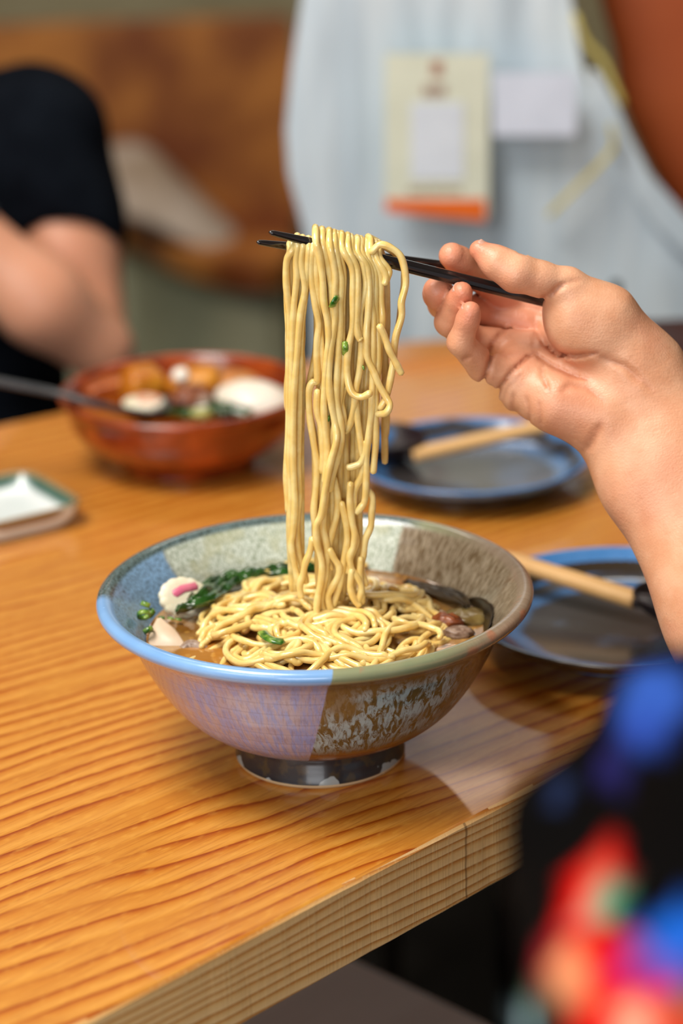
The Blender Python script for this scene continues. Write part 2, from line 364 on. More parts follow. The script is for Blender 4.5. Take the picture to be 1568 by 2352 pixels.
    lipc = m.mix(lipback, lipc, m.mix(m.step(fs2, .45, .6), srgb(62, 74, 70), srgb(110, 132, 136)))
    lip = m.step(Z, .0835, .0850); lip = m.math('MAXIMUM', lip, 0.0)
    # lip only on the outer/top roll
    lip = m.math('MULTIPLY', m.step(m.math('ADD', Z, m.math('MULTIPLY', m.math('LESS_THAN', rad, .1012), -.004)), .0815, .0835), 1.0)
    red = m.math('MULTIPLY', m.step(m.noise(v, 60, 2), .56, .66), m.math('MULTIPLY', m.math('GREATER_THAN', X, .02), m.math('LESS_THAN', Y, -.02))); lipc = m.mix(m.math('MULTIPLY', red, .6), lipc, srgb(170, 104, 72))
    col = m.mix(lip, wallc, lipc)
    # foot
    ft = m.math('SUBTRACT', 1.0, m.step(Z, .0145, .0165)); ftc = m.mix(m.math('MULTIPLY', m.step(m.noise(v, 130, 3), .5, .62), .8), srgb(34, 38, 44), srgb(66, 56, 40))
    bare = m.math('SUBTRACT', 1.0, m.step(m.math('SUBTRACT', Z, m.math('MULTIPLY', m.step(m.noise(v, 48, 3), .50, .66), .0045)), .0020, .0024))
    ftc = m.mix(bare, ftc, m.mix(m.noise(v, 150, 2), srgb(160, 150, 132), srgb(140, 160, 172))); ftc = m.mix(m.math('SUBTRACT', 1.0, m.step(Z, .0022, .0026)), ftc, srgb(196, 170, 132))
    col = m.mix(ft, col, ftc); m.set(Base_Color=col, Roughness=m.math('ADD', .14, m.math('MULTIPLY', m.noise(v, 120, 2), .2)))
    m.bump(m.math('ADD', m.math('MULTIPLY', m.noise(v, 260, 2), .6), m.math('SINE', m.math('MULTIPLY', Z, 900))), .10, .0006); return m.m
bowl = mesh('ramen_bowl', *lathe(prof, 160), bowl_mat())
tag(bowl, 'large footed ramen bowl glazed blue, speckled white and brown, full of noodles', 'bowl')
ZB = .0655
bro = NT('broth', .04, Coat_Weight=.6, Coat_Roughness=.02, Specular_IOR_Level=.7); v = bro.coord()
c = bro.mix(bro.step(bro.noise(v, 30, 4), .38, .62), srgb(128, 84, 34), srgb(172, 132, 80)); c = bro.mix(bro.math('MULTIPLY', bro.step(bro.noise(bro.map(v, (1, 1, 1), loc=(4, 4, 0)), 22, 2), .5, .62), .6), c, srgb(190, 120, 30))
dr = bro.vor(v, 190); c = bro.mix(bro.math('MULTIPLY', bro.math('SUBTRACT', 1.0, bro.step(dr, .22, .3)), .35), c, srgb(215, 165, 80)); bro.set(Base_Color=c); bro.bump(bro.noise(v, 120, 2), .25, .0008)
def rin(z):   # inner wall radius at height z
    pts = [(p[1], p[0]) for p in inner[::-1]]; return float(np.interp(z, [a for a, b in pts], [b for a, b in pts]))
rb = rin(ZB)-.0002
V = []; Fc = []; NR, NS = 26, 96
for i in range(NR+1):
    r_ = rb*i/NR
    for k in range(NS):
        a = 2*PI*k/NS; x, y = r_*math.cos(a), r_*math.sin(a); z = ZB+.0005*mnoise.noise(Vector((x*60, y*60, 0)))*(1-i/NR)+(.0006 if i == NR else 0); V.append((x, y, z))
for i in range(NR):
    for k in range(NS): k2 = (k+1) % NS; Fc.append((i*NS+k, (i+1)*NS+k, (i+1)*NS+k2, i*NS+k2))
tag(mesh('broth', V, Fc, bro.m), 'brown oily soup broth filling the ramen bowl around the noodles', 'broth')

# ------------------------------------------------------------------ noodles
nm = NT('noodle', .30, Coat_Weight=.8, Coat_Roughness=.06, Subsurface_Weight=.25, Subsurface_Scale=.003); v = nm.coord()
nm.b.inputs['Subsurface Radius'].default_value = (1, .75, .35)
nm.set(Base_Color=nm.mix(nm.step(nm.noise(v, 120, 3), .35, .7), srgb(236, 200, 116), srgb(248, 222, 150))); nm.bump(nm.noise(v, 1400, 2), .25, .0003); noodle_m = nm.m
U = lambda X, Y: (560+X/3.564, 480+Y/3.564)
NRAD = .00170
def relax(p, amp, seed):
    q = p.copy()
    for i in range(len(q)):
        s = mnoise.noise_vector(Vector((q[i][2]*38+seed*7.3, seed*3.1, 0))); q[i] += np.array([s[0], s[1]*.6, 0])*amp
    return q
def hang(path, lay, seed=0, amp=.0006, r=NRAD, back=None, ov=True, st=True):
    """path: points traced down the strand; lay: mm in front of (−) or behind (+) the bowl's centre plane"""
    ly = lay if hasattr(lay, '__len__') else [lay]*len(path)
    px0 = U(*path[0])[0]; low = path[0][0] < 597 and path[0][1] > 280   # lies over the lower stick only, behind the upper one
    ys = -.0128+(px0-617)*.0000735
    P = []
    path = list(path)
    if ov and not low and len(path) > 0 and st: Yst = (533+.247*(px0-617)-480)*3.564-10; path = [(path[0][0], Yst)]+[q for q in path[1:] if q[1] > Yst+70]
    for i, (X, Y) in enumerate(path):
        l = ly[min(i, len(ly)-1)]*.001; g = max(0, 1-max(0, Y-330)/1300) if ov else 0
        top = (-.0076 if low else ys-.0036+min(0, (l+.005))*.5) if l < 0 else ys+.003+l*.6
        P.append(ony(X/3.564+560, Y/3.564+480, l*(1-g)+top*g))
    if ov:   # the strand comes up behind the sticks and folds over them
        t = P[0]; L = back if back is not None else rng.uniform(.04, .13); yb = .0004 if low else ys+.0128; rise = .0026 if low else .0044; zt = t[2]
        j = [rng.uniform(-7, 7) for _ in range(3)]; X0 = path[0][0]; Y0 = path[0][1]; LU = L*5553/1.09*3.564
        XS = [q[0] for q in path]; YS = list(np.maximum.accumulate([q[1] for q in path]))
        def bk(dx, dY, yy): return ony(*U(np.interp(Y0+dY, YS, XS)+dx, Y0+dY), yy)
        b = [bk(j[0]*2, 60+LU, yb+.001+rng.uniform(0, .003))]+[bk(j[(k_) % 3]*1.5, 60+LU*k_/6, yb+.0015) for k_ in (5, 4, 3, 2, 1)]+[ bk(j[2]*.3, 50, yb+.0005), (t[0], yb*.75+t[1]*.25, zt+rise*.75), (t[0], yb*.35+t[1]*.65, zt+rise)]
        P = [np.array(q) for q in b]+P
    Q = catmull(P, 7); Q = relax(Q, amp, seed); rr = r*(1+.06*np.sin(np.arange(len(Q))*.5+seed)); rr[-1] *= .85; rr[0] *= .85
    return mesh('noodle', *tube(Q, rr, 10), noodle_m)
strands = []
F = lambda *a: strands.append(a)
# traced front strands (front layers first listed are the nearer ones)
F([(400,330),(352,420),(345,600),(372,900),(372,1200),(362,1500),(368,1675),(352,2100),(358,2300),(364,2480)], -3)
F([(440,290),(425,420),(428,560),(405,800),(392,1100),(385,1500),(378,1700),(372,2000),(385,2300),(380,2500),(388,2740)], -5)
F([(480,300),(470,450),(500,640),(462,860),(430,1200),(412,1500),(402,1750),(400,2100),(418,2400),(402,2640),(385,2750),(410,2900),(440,3030),(462,3110)], -6)
F([(525,310),(520,480),(500,720),(474,950),(458,1250),(455,1500),(452,1750),(440,2100),(452,2350),(438,2600),(450,2800),(480,2930),(505,3060)], -3)
F([(560,320),(548,500),(586,780),(612,940),(600,1080),(596,1200),(600,1400),(560,1420),(532,1500),(540,1700),(572,1900),(600,2100),(585,2300),(570,2480),(590,2650),(600,2800)], -4)
F([(590,320),(590,500),(610,800),(630,1100),(652,1400),(625,1600),(632,1850),(632,2050),(640,2300),(650,2500)], -2)
F([(585,245),(610,360),(640,560),(655,760),(690,930),(700,1060),(680,1220),(660,1400),(655,1600),(668,1800),(680,2000),(660,2250)], -7)
F([(640,235),(668,340),(690,520),(715,700),(712,900),(690,1150),(680,1400),(668,1600),(680,1850),(700,2050),(690,2300)], -5)
F([(700,245),(722,360),(740,520),(736,700),(742,900),(712,1150),(700,1400),(715,1600),(742,1760),(752,1900),(700,2100),(660,2300),(632,2500),(590,2600),(598,2750),(640,2900),(632,3050),(600,3200),(596,3300),(640,3380),(690,3400)], [-8]*8+[-10])
F([(745,240),(780,360),(792,560),(785,760),(788,950),(775,1200),(755,1450),(760,1600),(790,1760),(800,1880),(760,2060),(720,2200),(700,2310)], -7)
F([(770,245),(800,340),(812,520),(806,800),(802,1000),(815,1250),(790,1500),(745,1750),(720,1900),(700,2060),(690,2200),(660,2350),(650,2600),(680,2780),(668,2950),(650,3100),(640,3230),(690,3360),(712,3390)], [-5]*10+[-7])
F([(800,235),(850,330),(882,480),(892,700),(890,950),(852,1150),(845,1350),(880,1500),(960,1540),(1040,1505)], [-8,-8,-8,-8,-8,-8,-9,-10,-11,-10])
F([(860,230),(905,330),(928,500),(925,800),(918,950),(932,1040),(952,1075)], -9)
F([(880,235),(930,300),(960,420),(985,520),(1000,640),(965,800),(950,900),(965,1100),(950,1300),(915,1480),(905,1600),(870,1750),(820,1820),(812,1700),(800,1560),(835,1440)], [-6]*10+[-4])
F([(935,245),(985,330),(1010,480),(1025,640),(1010,850),(995,1000),(1000,1200),(1060,1340),(1110,1450),(1170,1550),(1195,1610),(1160,1670),(1085,1680)], [-8]*8+[-8,-9,-9,-7,-3])
F([(960,240),(1020,340),(1040,520),(1040,760),(1060,900),(1050,1150),(1045,1400),(1040,1650),(1020,1850),(1000,2030),(1000,2200),(990,2380),(960,2440),(915,2490)], -6)
F([(1010,255),(1062,360),(1070,520),(1072,760),(1090,1000),(1100,1200),(1080,1400),(1072,1600),(1075,1850),(1065,2050),(1058,2160)], -5)
F([(1050,275),(1100,380),(1110,560),(1120,760),(1130,900),(1115,1120),(1100,1300),(1090,1420)], -4)
F([(1080,285),(1140,350),(1165,430),(1155,540),(1145,620)], -7)
F([(1105,290),(1165,340),(1190,400),(1180,500),(1165,560),(1158,600)], -6)
F([(1035,350),(1105,292),(1200,320),(1285,405),(1325,600),(1292,760),(1294,880),(1245,1050),(1225,1250),(1190,1450),(1160,1560),(1110,1640)], [-6,-7,-7,-6,-5,-5], dict(st=False))
# lower strands
F([(1000,1900),(985,2000),(945,2080),(880,2110),(835,2115)][::-1], -6, dict(ov=False))
F([(900,1500),(930,1700),(960,1950),(980,2080),(950,2200),(905,2300),(890,2430),(880,2540),(900,2620),(925,2700),(905,2790),(870,2880),(845,2980)], [-5]*13, dict(ov=False))
F([(1010,2300),(1050,2360),(1045,2500),(1040,2600),(1000,2700),(985,2820),(965,2930),(1000,3080)], -4, dict(ov=False))
F([(870,2240),(860,2400),(880,2560),(900,2660),(890,2760),(860,2850),(880,2950),(930,3020),(960,3110),(930,3240)], -7, dict(ov=False))
F([(800,2400),(830,2550),(842,2700),(820,2850),(800,2980),(780,3100),(740,3220),(700,3300)], -6, dict(ov=False))
F([(700,2780),(740,2860),(780,2930),(770,3010),(720,3100),(690,3180),(720,3290),(760,3340),(820,3380)], -8, dict(ov=False))
F([(560,2690),(540,2800),(500,2900),(480,3000),(455,3080),(465,3180)], -8, dict(ov=False))
F([(740,2200),(770,2350),(760,2500),(720,2650),(700,2750),(690,2850),(720,2950)], -5, dict(ov=False))
F([(600,1480),(600,1650),(640,1800),(650,1950),(640,2160)], -5, dict(ov=False))
F([(1105,950),(1150,1040),(1190,1150),(1230,1230),(1262,1290),(1295,1352)], -8, dict(ov=False))
F([(880,2950),(870,3100),(905,3200),(950,3250)], -8, dict(ov=False))
F([(960,2850),(950,3000),(960,3120),(955,3230)], -6, dict(ov=False))
tag_n = []
for i, s in enumerate(strands):
    kw = s[2] if len(s) > 2 else {}
    tag_n.append(hang(s[0], s[1], seed=i*1.7, **kw))
# strands behind, filling the bundle
def fillers():
    n = 0
    for i in range(12):
        x0 = 625+i*40+rng.uniform(-9, 9); xe = 600+(x0-590)*.70+rng.uniform(-15, 15); top = 250+(x0-590)*.09; y1 = rng.choice((2700, 2950, 3150, 3200))
        if x0 > 1060: y1 = rng.uniform(1500, 2200)
        P = []; k = 9
        for j in range(k+1):
            t = j/k; P.append((x0+(xe-x0)*t+rng.uniform(-16, 16)*min(1, t*2), top+60+(y1-top-60)*t))
        yield hang(P, rng.uniform(0, 5), seed=50+i, back=rng.uniform(.08, .16))
    for i in range(3):
        x0 = 375+i*45; P = [(x0+rng.uniform(-6, 6)+(10*j/8), 340+(2980-340)*j/8) for j in range(9)]
        yield hang(P, rng.uniform(0, 3), seed=80+i, back=.15)
for o in fillers(): tag_n.append(o)
GH = 'noodle strands hanging from the chopsticks'
for o in tag_n: tag(o, 'long pale yellow noodle hanging in the bundle lifted by the chopsticks', 'noodle', GH)
tag_n[11]['label'] = 'hanging noodle whose loose end hooks to the right halfway down the bundle'
tag_n[14]['label'] = 'hanging noodle that swings out to the right and folds back in a loop'
tag_n[20]['label'] = 'single noodle bowing out alone on the right side of the hanging bundle'
tag_n[30]['label'] = 'short noodle end crossing the outer strand, sticking out right of the bundle'
tag_n[12]['label'] = 'hanging noodle ending halfway down, just right of the hooked loose end'
tag_n[27]['label'] = 'slanting noodle crossing the gap between left strands and main bundle above the broth'
tag_n[23]['label'] = 'wavy rightmost strand of the bundle in front of the bowl far rim'
tag_n[0]['label'] = 'outermost left strand of the hanging noodles, cut off above the bowl rim'
tag_n[18]['label'] = 'short stubby noodle end hanging right under the chopsticks, right side of bundle'

# noodles lying in the broth: bundles of parallel curls over a low mound
def mound(x, y):
    d = math.hypot((x-.004)/.060, (y+.004)/.062); return ZB+.0085*max(0, 1-d**2)-.0016
def wall_clip(x, y, z):
    r = math.hypot(x, y); R_ = rin(z)-.0026
    return (x*R_/r, y*R_/r) if r > R_ else (x, y)
soup = []
def curl(cx, cy, a0, L, curv, wob, off, dz, seed):
    n = 44; P = []; a = a0; x, y = cx, cy; st = L/n
    for i in range(n+1):
        k = curv+wob*mnoise.noise(Vector((i*.085, seed, 2.0))); a += k*st; x += math.cos(a)*st; y += math.sin(a)*st
        d = math.hypot(x-.006, y-.002)   # stay in the pile
        if d > .054:
            ta = math.atan2(.002-y, .006-x); da = (ta-a+PI) % (2*PI)-PI; a += da*.10
        ox, oy = x-math.sin(a)*off, y+math.cos(a)*off
        z = mound(ox, oy)+dz+.0034*mnoise.noise(Vector((ox*70, oy*70, seed)))
        if i < 3 or i > n-3: z -= .0012
        ox, oy = wall_clip(ox, oy, z); P.append((ox, oy, z))
    return P
sr = random.Random(11); KEEP = [onz(380, 1450, .070), onz(424, 1382, .07), onz(1070, 1400, .07)]
centers = [(-.045, .02), (-.04, -.01), (-.03, -.04), (-.015, .03), (-.01, -.02), (0, -.05), (.01, .01), (.015, -.035), (.03, .03), (.03, -.02), (.04, -.045), (.045, .005), (.0, .045), (-.03, .04), (.02, .05), (-.048, -.02), (.05, .03), (-.005, -.06), (.025, -.06), (-.02, 0), (.0, -.01), (-.04, .005), (.035, .015), (-.015, -.045)]
for b, (cx, cy) in enumerate(centers*3):
    a0 = sr.uniform(0, 2*PI); L = sr.uniform(.06, .12); cv = sr.choice((-1, 1))*sr.uniform(15, 85); wb = sr.uniform(60, 160); lay = (b//len(centers)); dz = lay*.0024+sr.uniform(0, .0026)
    nn = sr.choice((1, 1, 2)) if lay else sr.choice((1, 2, 3))
    x = cx+sr.uniform(-.008, .008); y = cy+sr.uniform(-.008, .008)
    for q_ in range(nn):
        P = curl(x, y, a0, L*sr.uniform(.85, 1.0), cv, wb, (q_-(nn-1)/2)*.0036, dz+sr.uniform(0, .0007), b*3.3)
        if any(math.hypot(p[0]-k_[0], p[1]-k_[1]) < .014 for p in P for k_ in KEEP): continue
        rr = np.full(len(P), NRAD*sr.uniform(.93, 1.04)); rr[0] *= .8; rr[-1] *= .8
        soup.append(mesh('noodle', *tube(catmull(P, 2), np.interp(np.linspace(0, 1, (len(P)-1)*2+1), np.linspace(0, 1, len(P)), rr), 9), noodle_m))
for o in soup: tag(o, 'curled yellow noodle lying in the tangle in the ramen broth', 'noodle', 'noodles lying in the broth')

# ------------------------------------------------------------------ toppings in the ramen
def blobmesh(name, c, s, mat, seed=0, amp=.15, rot=(0, 0, 0), parent=None, ns=20, nr=12, power=1.0):
    V = []; Fc = []; M = Matrix.Rotation(rot[2], 3, 'Z') @ Matrix.Rotation(rot[1], 3, 'Y') @ Matrix.Rotation(rot[0], 3, 'X')
    for i in range(nr+1):
        th = PI*i/nr
        for k in range(ns):
            ph = 2*PI*k/ns; d = Vector((math.sin(th)*math.cos(ph), math.sin(th)*math.sin(ph), math.cos(th)))
            if power != 1: d = Vector([math.copysign(abs(q)**power, q) for q in d])
            n = 1+amp*mnoise.noise(d*1.7+Vector((seed, seed*2, 0)))+amp*.4*mnoise.noise(d*5+Vector((seed, 0, 1)))
            V.append(tuple(Vector(c)+M @ Vector((d[0]*s[0]*n, d[1]*s[1]*n, d[2]*s[2]*n))))
    for i in range(nr):
        for k in range(ns): k2 = (k+1) % ns; Fc.append((i*ns+k, (i+1)*ns+k, (i+1)*ns+k2, i*ns+k2))
    return mesh(name, V, Fc, mat, parent)
fish_m = mottled('fish_cake_white', srgb(222, 214, 186), srgb(236, 230, 210), 60, .35, Subsurface_Weight=.2, Subsurface_Scale=.004)
pink_m = mottled('fish_cake_pink', srgb(206, 96, 128), srgb(226, 130, 150), 90, .35)
green_m = mottled('cooked_spinach', srgb(14, 46, 12), srgb(40, 84, 26), 120, .12, bump=.4, Coat_Weight=.6)
scal_m = mottled('scallion', srgb(34, 96, 20), srgb(150, 180, 70), 160, .2, Coat_Weight=.5)
pork_m = mottled('pork_pale', srgb(214, 186, 156), srgb(232, 210, 186), 45, .4, bump=.3)
porkd_m = mottled('pork_skin', srgb(120, 92, 74), srgb(164, 140, 122), 200, .4, bump=.6)
dark_m = mottled('nori_dark', srgb(30, 20, 8), srgb(58, 42, 20), 60, .3, bump=.15)
meat_m = mottled('red_meat', srgb(96, 40, 16), srgb(150, 84, 44), 150, .3, bump=.5)
# fish cake slice leaning on the wall: scalloped disc, pink swirl
fc = empty('fish_cake_slice', tuple(onz(424, 1374, .0725))); tag(fc, 'white scalloped fish cake slice with pink swirl against bowl wall', 'fish cake')
fc.rotation_euler = (math.radians(48), math.radians(10), .45)
def scallop(rad, th, n=14, amp=.05):
    V = []; Fc = []; N_ = n*8; prof_ = [(.0, th), (.7, th), (.93, th*.9), (1, th*.4), (1, -th*.4), (.93, -th*.9), (0, -th)]
    for (f_, z) in prof_:
        for k in range(N_): a = 2*PI*k/N_; rr = rad*f_*(1+amp*abs(math.sin(n*a/2))*f_); V.append((rr*math.cos(a), rr*.82*math.sin(a), z))
    for i in range(len(prof_)-1):
        for k in range(N_): k2 = (k+1) % N_; Fc.append((i*N_+k, (i+1)*N_+k, (i+1)*N_+k2, i*N_+k2))
    return V, Fc
mesh('slice', *scallop(.0132, .0022), fish_m, fc)
sp = [(.0012*t*math.cos(t*.9), .0010*t*math.sin(t*.9), .0026) for t in np.linspace(1.5, 9.5, 40)]
mesh('pink_stripe', *tube([(-.006, .0015, .0022), (-.001, .0042, .0024), (.0065, .0055, .0022)], .0022, 8, squash=.3), pink_m, fc)
# spinach: folded wet leaves
def leafy(name, pts, w_, mat, label, cat, seed=0, group=None, cr=1.0):
    P = catmull(pts, 8); V = []; Fc = []; n = len(P); m_ = 10; T = np.gradient(P, axis=0)
    for side in (1, -1):
        for i in range(n):
            t = T[i]/np.linalg.norm(T[i]); s = np.array([-t[1], t[0], 0]); ww = w_*math.sin(PI*min(max(i/(n-1), .06), .94))**.6
            for j in range(m_+1):
                u = j/m_*2-1; hgt = cr*.0022*mnoise.noise(Vector((P[i][0]*260, u*2, seed)))+cr*.0016*math.cos(u*PI*2.5+i*.3)
                q = P[i]+s*u*ww; V.append((q[0], q[1], q[2]+hgt+side*.0004))
    w1 = m_+1
    for i in range(n-1):
        for j in range(m_):
            a = i*w1+j; Fc.append((a, a+1, a+w1+1, a+w1)); b = a+n*w1; Fc.append((b, b+w1, b+w1+1, b+1))
    for i in range(n-1):
        for j in (0, m_): a = i*w1+j; b = a+n*w1; Fc.append((a, a+w1, b+w1, b) if j == 0 else (a, b, b+w1, a+w1))
    for i in (0, n-1):
        for j in range(m_): a = i*w1+j; b = a+n*w1; Fc.append((a, b, b+1, a+1))
    o = mesh(name, V, Fc, mat); tag(o, label, cat, group); return o
leafy('spinach_leaf', [onz(405, 1402, .0700), onz(455, 1378, .0755), onz(520, 1332, .071), onz(590, 1316, .071)], .0075, green_m, 'dark green wet spinach leaf beside the pink fish cake', 'leaf', 1)
leafy('spinach_leaf', [onz(540, 1335, .070), onz(610, 1313, .071), onz(680, 1306, .071), onz(730, 1306, .070)], .006, green_m, 'dark green spinach strip along the far wall of the bowl', 'leaf', 5)
leafy('seaweed_sheet', [onz(930, 1335, .068), onz(985, 1350, .068), onz(1040, 1370, .069), onz(1075, 1392, .071)], .006, dark_m, 'dark seaweed strip sunk along the right far wall', 'seaweed', 9, cr=.3)
# a sheet lying on the sloping inner wall
V = []; Fc = []; nu, nv = 16, 10
for lay in (0, 1):
    for i in range(nu+1):
        for j in range(nv+1):
            a_ = math.radians(-16+44*i/nu); tz = j/nv; w0 = .0655; z = w0+(.0105*math.sin(PI*min(1, (i+1)/nu*.9+.05))**.7+.0012*mnoise.noise(Vector((i*.6, 2, 0))))*tz-.003
            r_ = rin(z)-.0011-lay*.0006-.0003*mnoise.noise(Vector((i*.5, j*.5, 3))); V.append((r_*math.cos(a_), r_*math.sin(a_), z))
w1 = nv+1; o_ = (nu+1)*w1
for i in range(nu):
    for j in range(nv): a = i*w1+j; Fc.append((a, a+w1, a+w1+1, a+1)); b = a+o_; Fc.append((b, b+1, b+w1+1, b+w1))
for i in range(nu):
    a = i*w1+nv; Fc.append((a, a+w1, a+w1+o_, a+o_))
tag(mesh('seaweed_sheet', V, Fc, dark_m), 'brown-black seaweed sheet stuck to the right inner wall', 'seaweed')
blobmesh('sliced_mushroom', onz(1065, 1420, .066), (.012, .010, .004), mottled('mushroom', srgb(110, 88, 44), srgb(140, 120, 70), 90, .25), 3, .3); o = bpy.context.scene.objects['sliced_mushroom']; tag(o, 'olive brown mushroom slice half sunk at the right of the soup', 'mushroom')
o = blobmesh('meat_piece', onz(1030, 1428, .068), (.008, .006, .004), meat_m, 6, .5); tag(o, 'small dark red meat shred right of the noodles', 'meat')
o = blobmesh('meat_piece', onz(1050, 1452, .067), (.008, .005, .0025), porkd_m, 9, .4); tag(o, 'small pale greyish meat bit in front of the red one', 'meat')
# pork slices leaning at the left front
pk = empty('pork_slice', tuple(onz(385, 1460, .068))); tag(pk, 'pale pork slice with brown edge standing against the left front rim', 'meat')
pk.rotation_euler = (math.radians(42), 0, -.1)
mesh('lean', *prism([(-.0090, -.010), (-.0088, .001), (-.0058, .0085), (-.0040, .0090), (.0035, .0030), (.0085, -.004), (.010, -.010)], -.0025, .0025, .0010), pork_m, pk)
mesh('browned_edge', *tube(catmull([(.0085, -.009, .001), (.0115, -.0060, .001), (.0150, -.0065, .001), (.019, -.009, .001)], 5), .0034, 8), porkd_m, pk)
def scallion(px, py, z, r, seed, label, ry=.6):
    o = mesh('scallion_ring', *lathe([(r, -.0012), (r, .0012), (r*.72, .0012), (r*.72, -.0012)], 18, True), scal_m, loc=tuple(onz(px, py, z))); o.rotation_euler = (seed*1.3 % 1.2, ry, seed); return tag(o, label, 'scallion')
def scrap(P, w_, label):
    o = mesh('scallion_scrap', *tube(catmull(P, 5), w_, 8, squash=.4), scal_m); return tag(o, label, 'scallion')
scallion(334, 1388, .079, .0024, 1, 'top scallion bit on the blue left wall of the ramen bowl')
scallion(330, 1412, .0755, .0034, 2, 'middle and largest scallion ring on the left bowl wall', .9)
scallion(345, 1408, .0745, .0026, 4, 'light green scallion ring right of the largest one on left wall')
scallion(340, 1447, .072, .0026, 3, 'lowest scallion bit on the left wall near the pork slice')
for (px, py, lb) in ((372, 1418, 'tiny green scallion bit left of the fish cake on the broth'), (392, 1420, 'tiny scallion bit just under the fish cake'), (410, 1422, 'small dark scallion bit right under the fish cake, rightmost')):
    scrap([onz(px-5, py-1, .068), onz(px, py, .0685), onz(px+5, py+1, .068)], .0012, lb)
scrap([onz(604, 1452, .0765), onz(612, 1462, .0775), onz(626, 1470, .078), onz(648, 1474, .0775)], .0030, 'green and yellow scallion leaf on the noodles near the front rim')
scrap([onz(638, 1498, .073), onz(642, 1500, .073)], .0011, 'tiny scallion dot on front noodles near rim centre')
def onN(X, Y, ymm): return ony(*U(X, Y), ymm*.001)
scrap([onN(722, 795, -10.0), onN(738, 765, -11), onN(762, 725, -10.4)], .0022, 'small bright green scallion piece stuck high on the hanging noodles')
scrap([onN(828, 1090, -8.0), onN(828, 1140, -9), onN(832, 1195, -7)], .0015, 'dark green scallion piece on the middle of hanging noodles')
scrap([onN(975, 1290, -8.0), onN(980, 1310, -8.2)], .0016, 'small dark scallion fleck on the right side of the hanging noodles')
scrap([onN(694, 1700, -6), onN(690, 1730, -6)], .0018, 'dark scallion fleck low on hanging noodles above bowl')

# ------------------------------------------------------------------ chopsticks
lac = NT('black_lacquer', .22, Coat_Weight=.5, Coat_Roughness=.08); lac.set(Base_Color=lac.mix(lac.noise(lac.map(lac.coord(), (400, 400, 20)), 1, 2), (.006, .005, .005, 1), (.016, .011, .012, 1)))
def stick(p0, p1, r0, r1, label):
    p0, p1 = np.array(p0), np.array(p1); L = np.linalg.norm(p1-p0); V = []; Fc = []; ns = 24; n = 30
    zs_ = [0, .0003, .0007, .0012, .0018, .0026]+[.0026+(L-.0026)*(k/(n-5)) for k in range(1, n-4)]
    for i in range(n+1):
        z = zs_[i]; t = z/L; sq = min(1, max(0, (t-.12)/.35)); r_ = float(np.interp(z, [0, .024, .07, L], [r0, .0024, r1, r1*1.12])); cap = min(1, math.sqrt(max(0.02, 1-(1-min(1, z/.0022))**2)))
        for k in range(ns):
            a = 2*PI*k/ns; oct_ = math.cos(PI/8)/math.cos(((a+PI/8) % (PI/4))-PI/8); f_ = (1-sq)+sq*oct_*1.05; V.append((r_*f_*cap*math.cos(a), r_*f_*cap*math.sin(a), z))
    for i in range(n):
        for k in range(ns): k2 = (k+1) % ns; Fc.append((i*ns+k, i*ns+k2, (i+1)*ns+k2, (i+1)*ns+k))
    Fc.append(tuple(range(ns))[::-1]); Fc.append(tuple(n*ns+k for k in range(ns)))
    o = mesh('chopstick', V, Fc, lac.m, loc=tuple(p0)); o.rotation_mode = 'QUATERNION'; o.rotation_quaternion = Vector(p1-p0).to_track_quat('Z', 'Y')
    m_ = o.data; m_.polygons.foreach_set('use_smooth', [len(p.vertices) == 4 and max(p.vertices) < ns*8 for p in m_.polygons]); return tag(o, label, 'chopstick', 'black chopsticks holding the noodles')
W0 = 1.097
def sw_(px): return W0+(px-617)*.0000892*1.0   # sticks recede towards the hand
stick(atw(617, 533, W0), atw(1440, 737, sw_(1440)+.004), .0012, .0030, 'upper black chopstick, its tip higher and further right')
stick(atw(589, 556, W0+.009), atw(1300, 650, 1.200), .0012, .0029, 'lower black chopstick, its tip lower and further left')

# ------------------------------------------------------------------ the eater: hand, arm, body
WH = 1.145
def hz(zx, zy, dd=0):            # hand joint: traced across the palm, dd = mm away from the viewer's side
    wd = WH+dd*.001; px, py = 940+zx/2.497, 500+zy/2.497
    return np.array([(px-784)/FPX*wd, -(py-1176)/FPX*wd, -wd])
def pw(px, py, wd): return np.array([(px-784)/FPX*wd, -(py-1176)/FPX*wd, -wd])
ZS = .0000826
def cam2world(V):
    V = np.asarray(V, float); return CAM+V[:, [0]]*CR+V[:, [1]]*CU-V[:, [2]]*CF
# groups of tapered links: (points, radii)
FING = {
 'index': ([(960, 560, 34), (610, 500, 40), (420, 345, 24), (243, 218, 4)], [104, 98, 90, 76]),
 'middle': ([(860, 650, 34), (440, 545, 38), (190, 495, 18), (160, 420, -3)], [104, 92, 86, 82]),
 'ring': ([(790, 760, 28), (350, 700, 26), (226, 598, 4), (302, 428, -13)], [104, 90, 82, 60]),
 'pinky': ([(690, 930, 14), (420, 850, 6), (292, 715, -9), (350, 538, -19)], [112, 92, 76, 58])}
PALM = [((1180, 1060, 12), (960, 560, 32), 165, 118), ((1200, 1090, 12), (860, 650, 32), 165, 112), ((1180, 1110, 12), (790, 770, 26), 165, 112), ((1150, 1130, 12), (690, 930, 15), 160, 122),
        ((640, 985, 14), (860, 1060, 8), 138, 158), ((860, 1060, 8), (1080, 1130, 9), 158, 175), ((900, 850, 24), (1150, 930, 18), 140, 180), ((620, 820, 20), (800, 900, 20), 110, 130)]
ARMP = [((1130, 1130, 12), (1350, 1340+150, 10), 180, 235), ((1350, 900, 12), (1530, 1230, 10), 205, 250)]
THEN = [((905, 395, -8), (1130, 560, -2), 104, 150), ((1130, 560, -2), (1330, 860, 8), 155, 205), ((960, 610, 2), (1180, 760, 6), 185, 200), ((940, 560, 0), (1000, 640, 2), 165, 175)]
THUMB = [(905, 395, -8), (745, 350, -12), (610, 315, -15), (500, 255, -15), (402, 186, -13)]
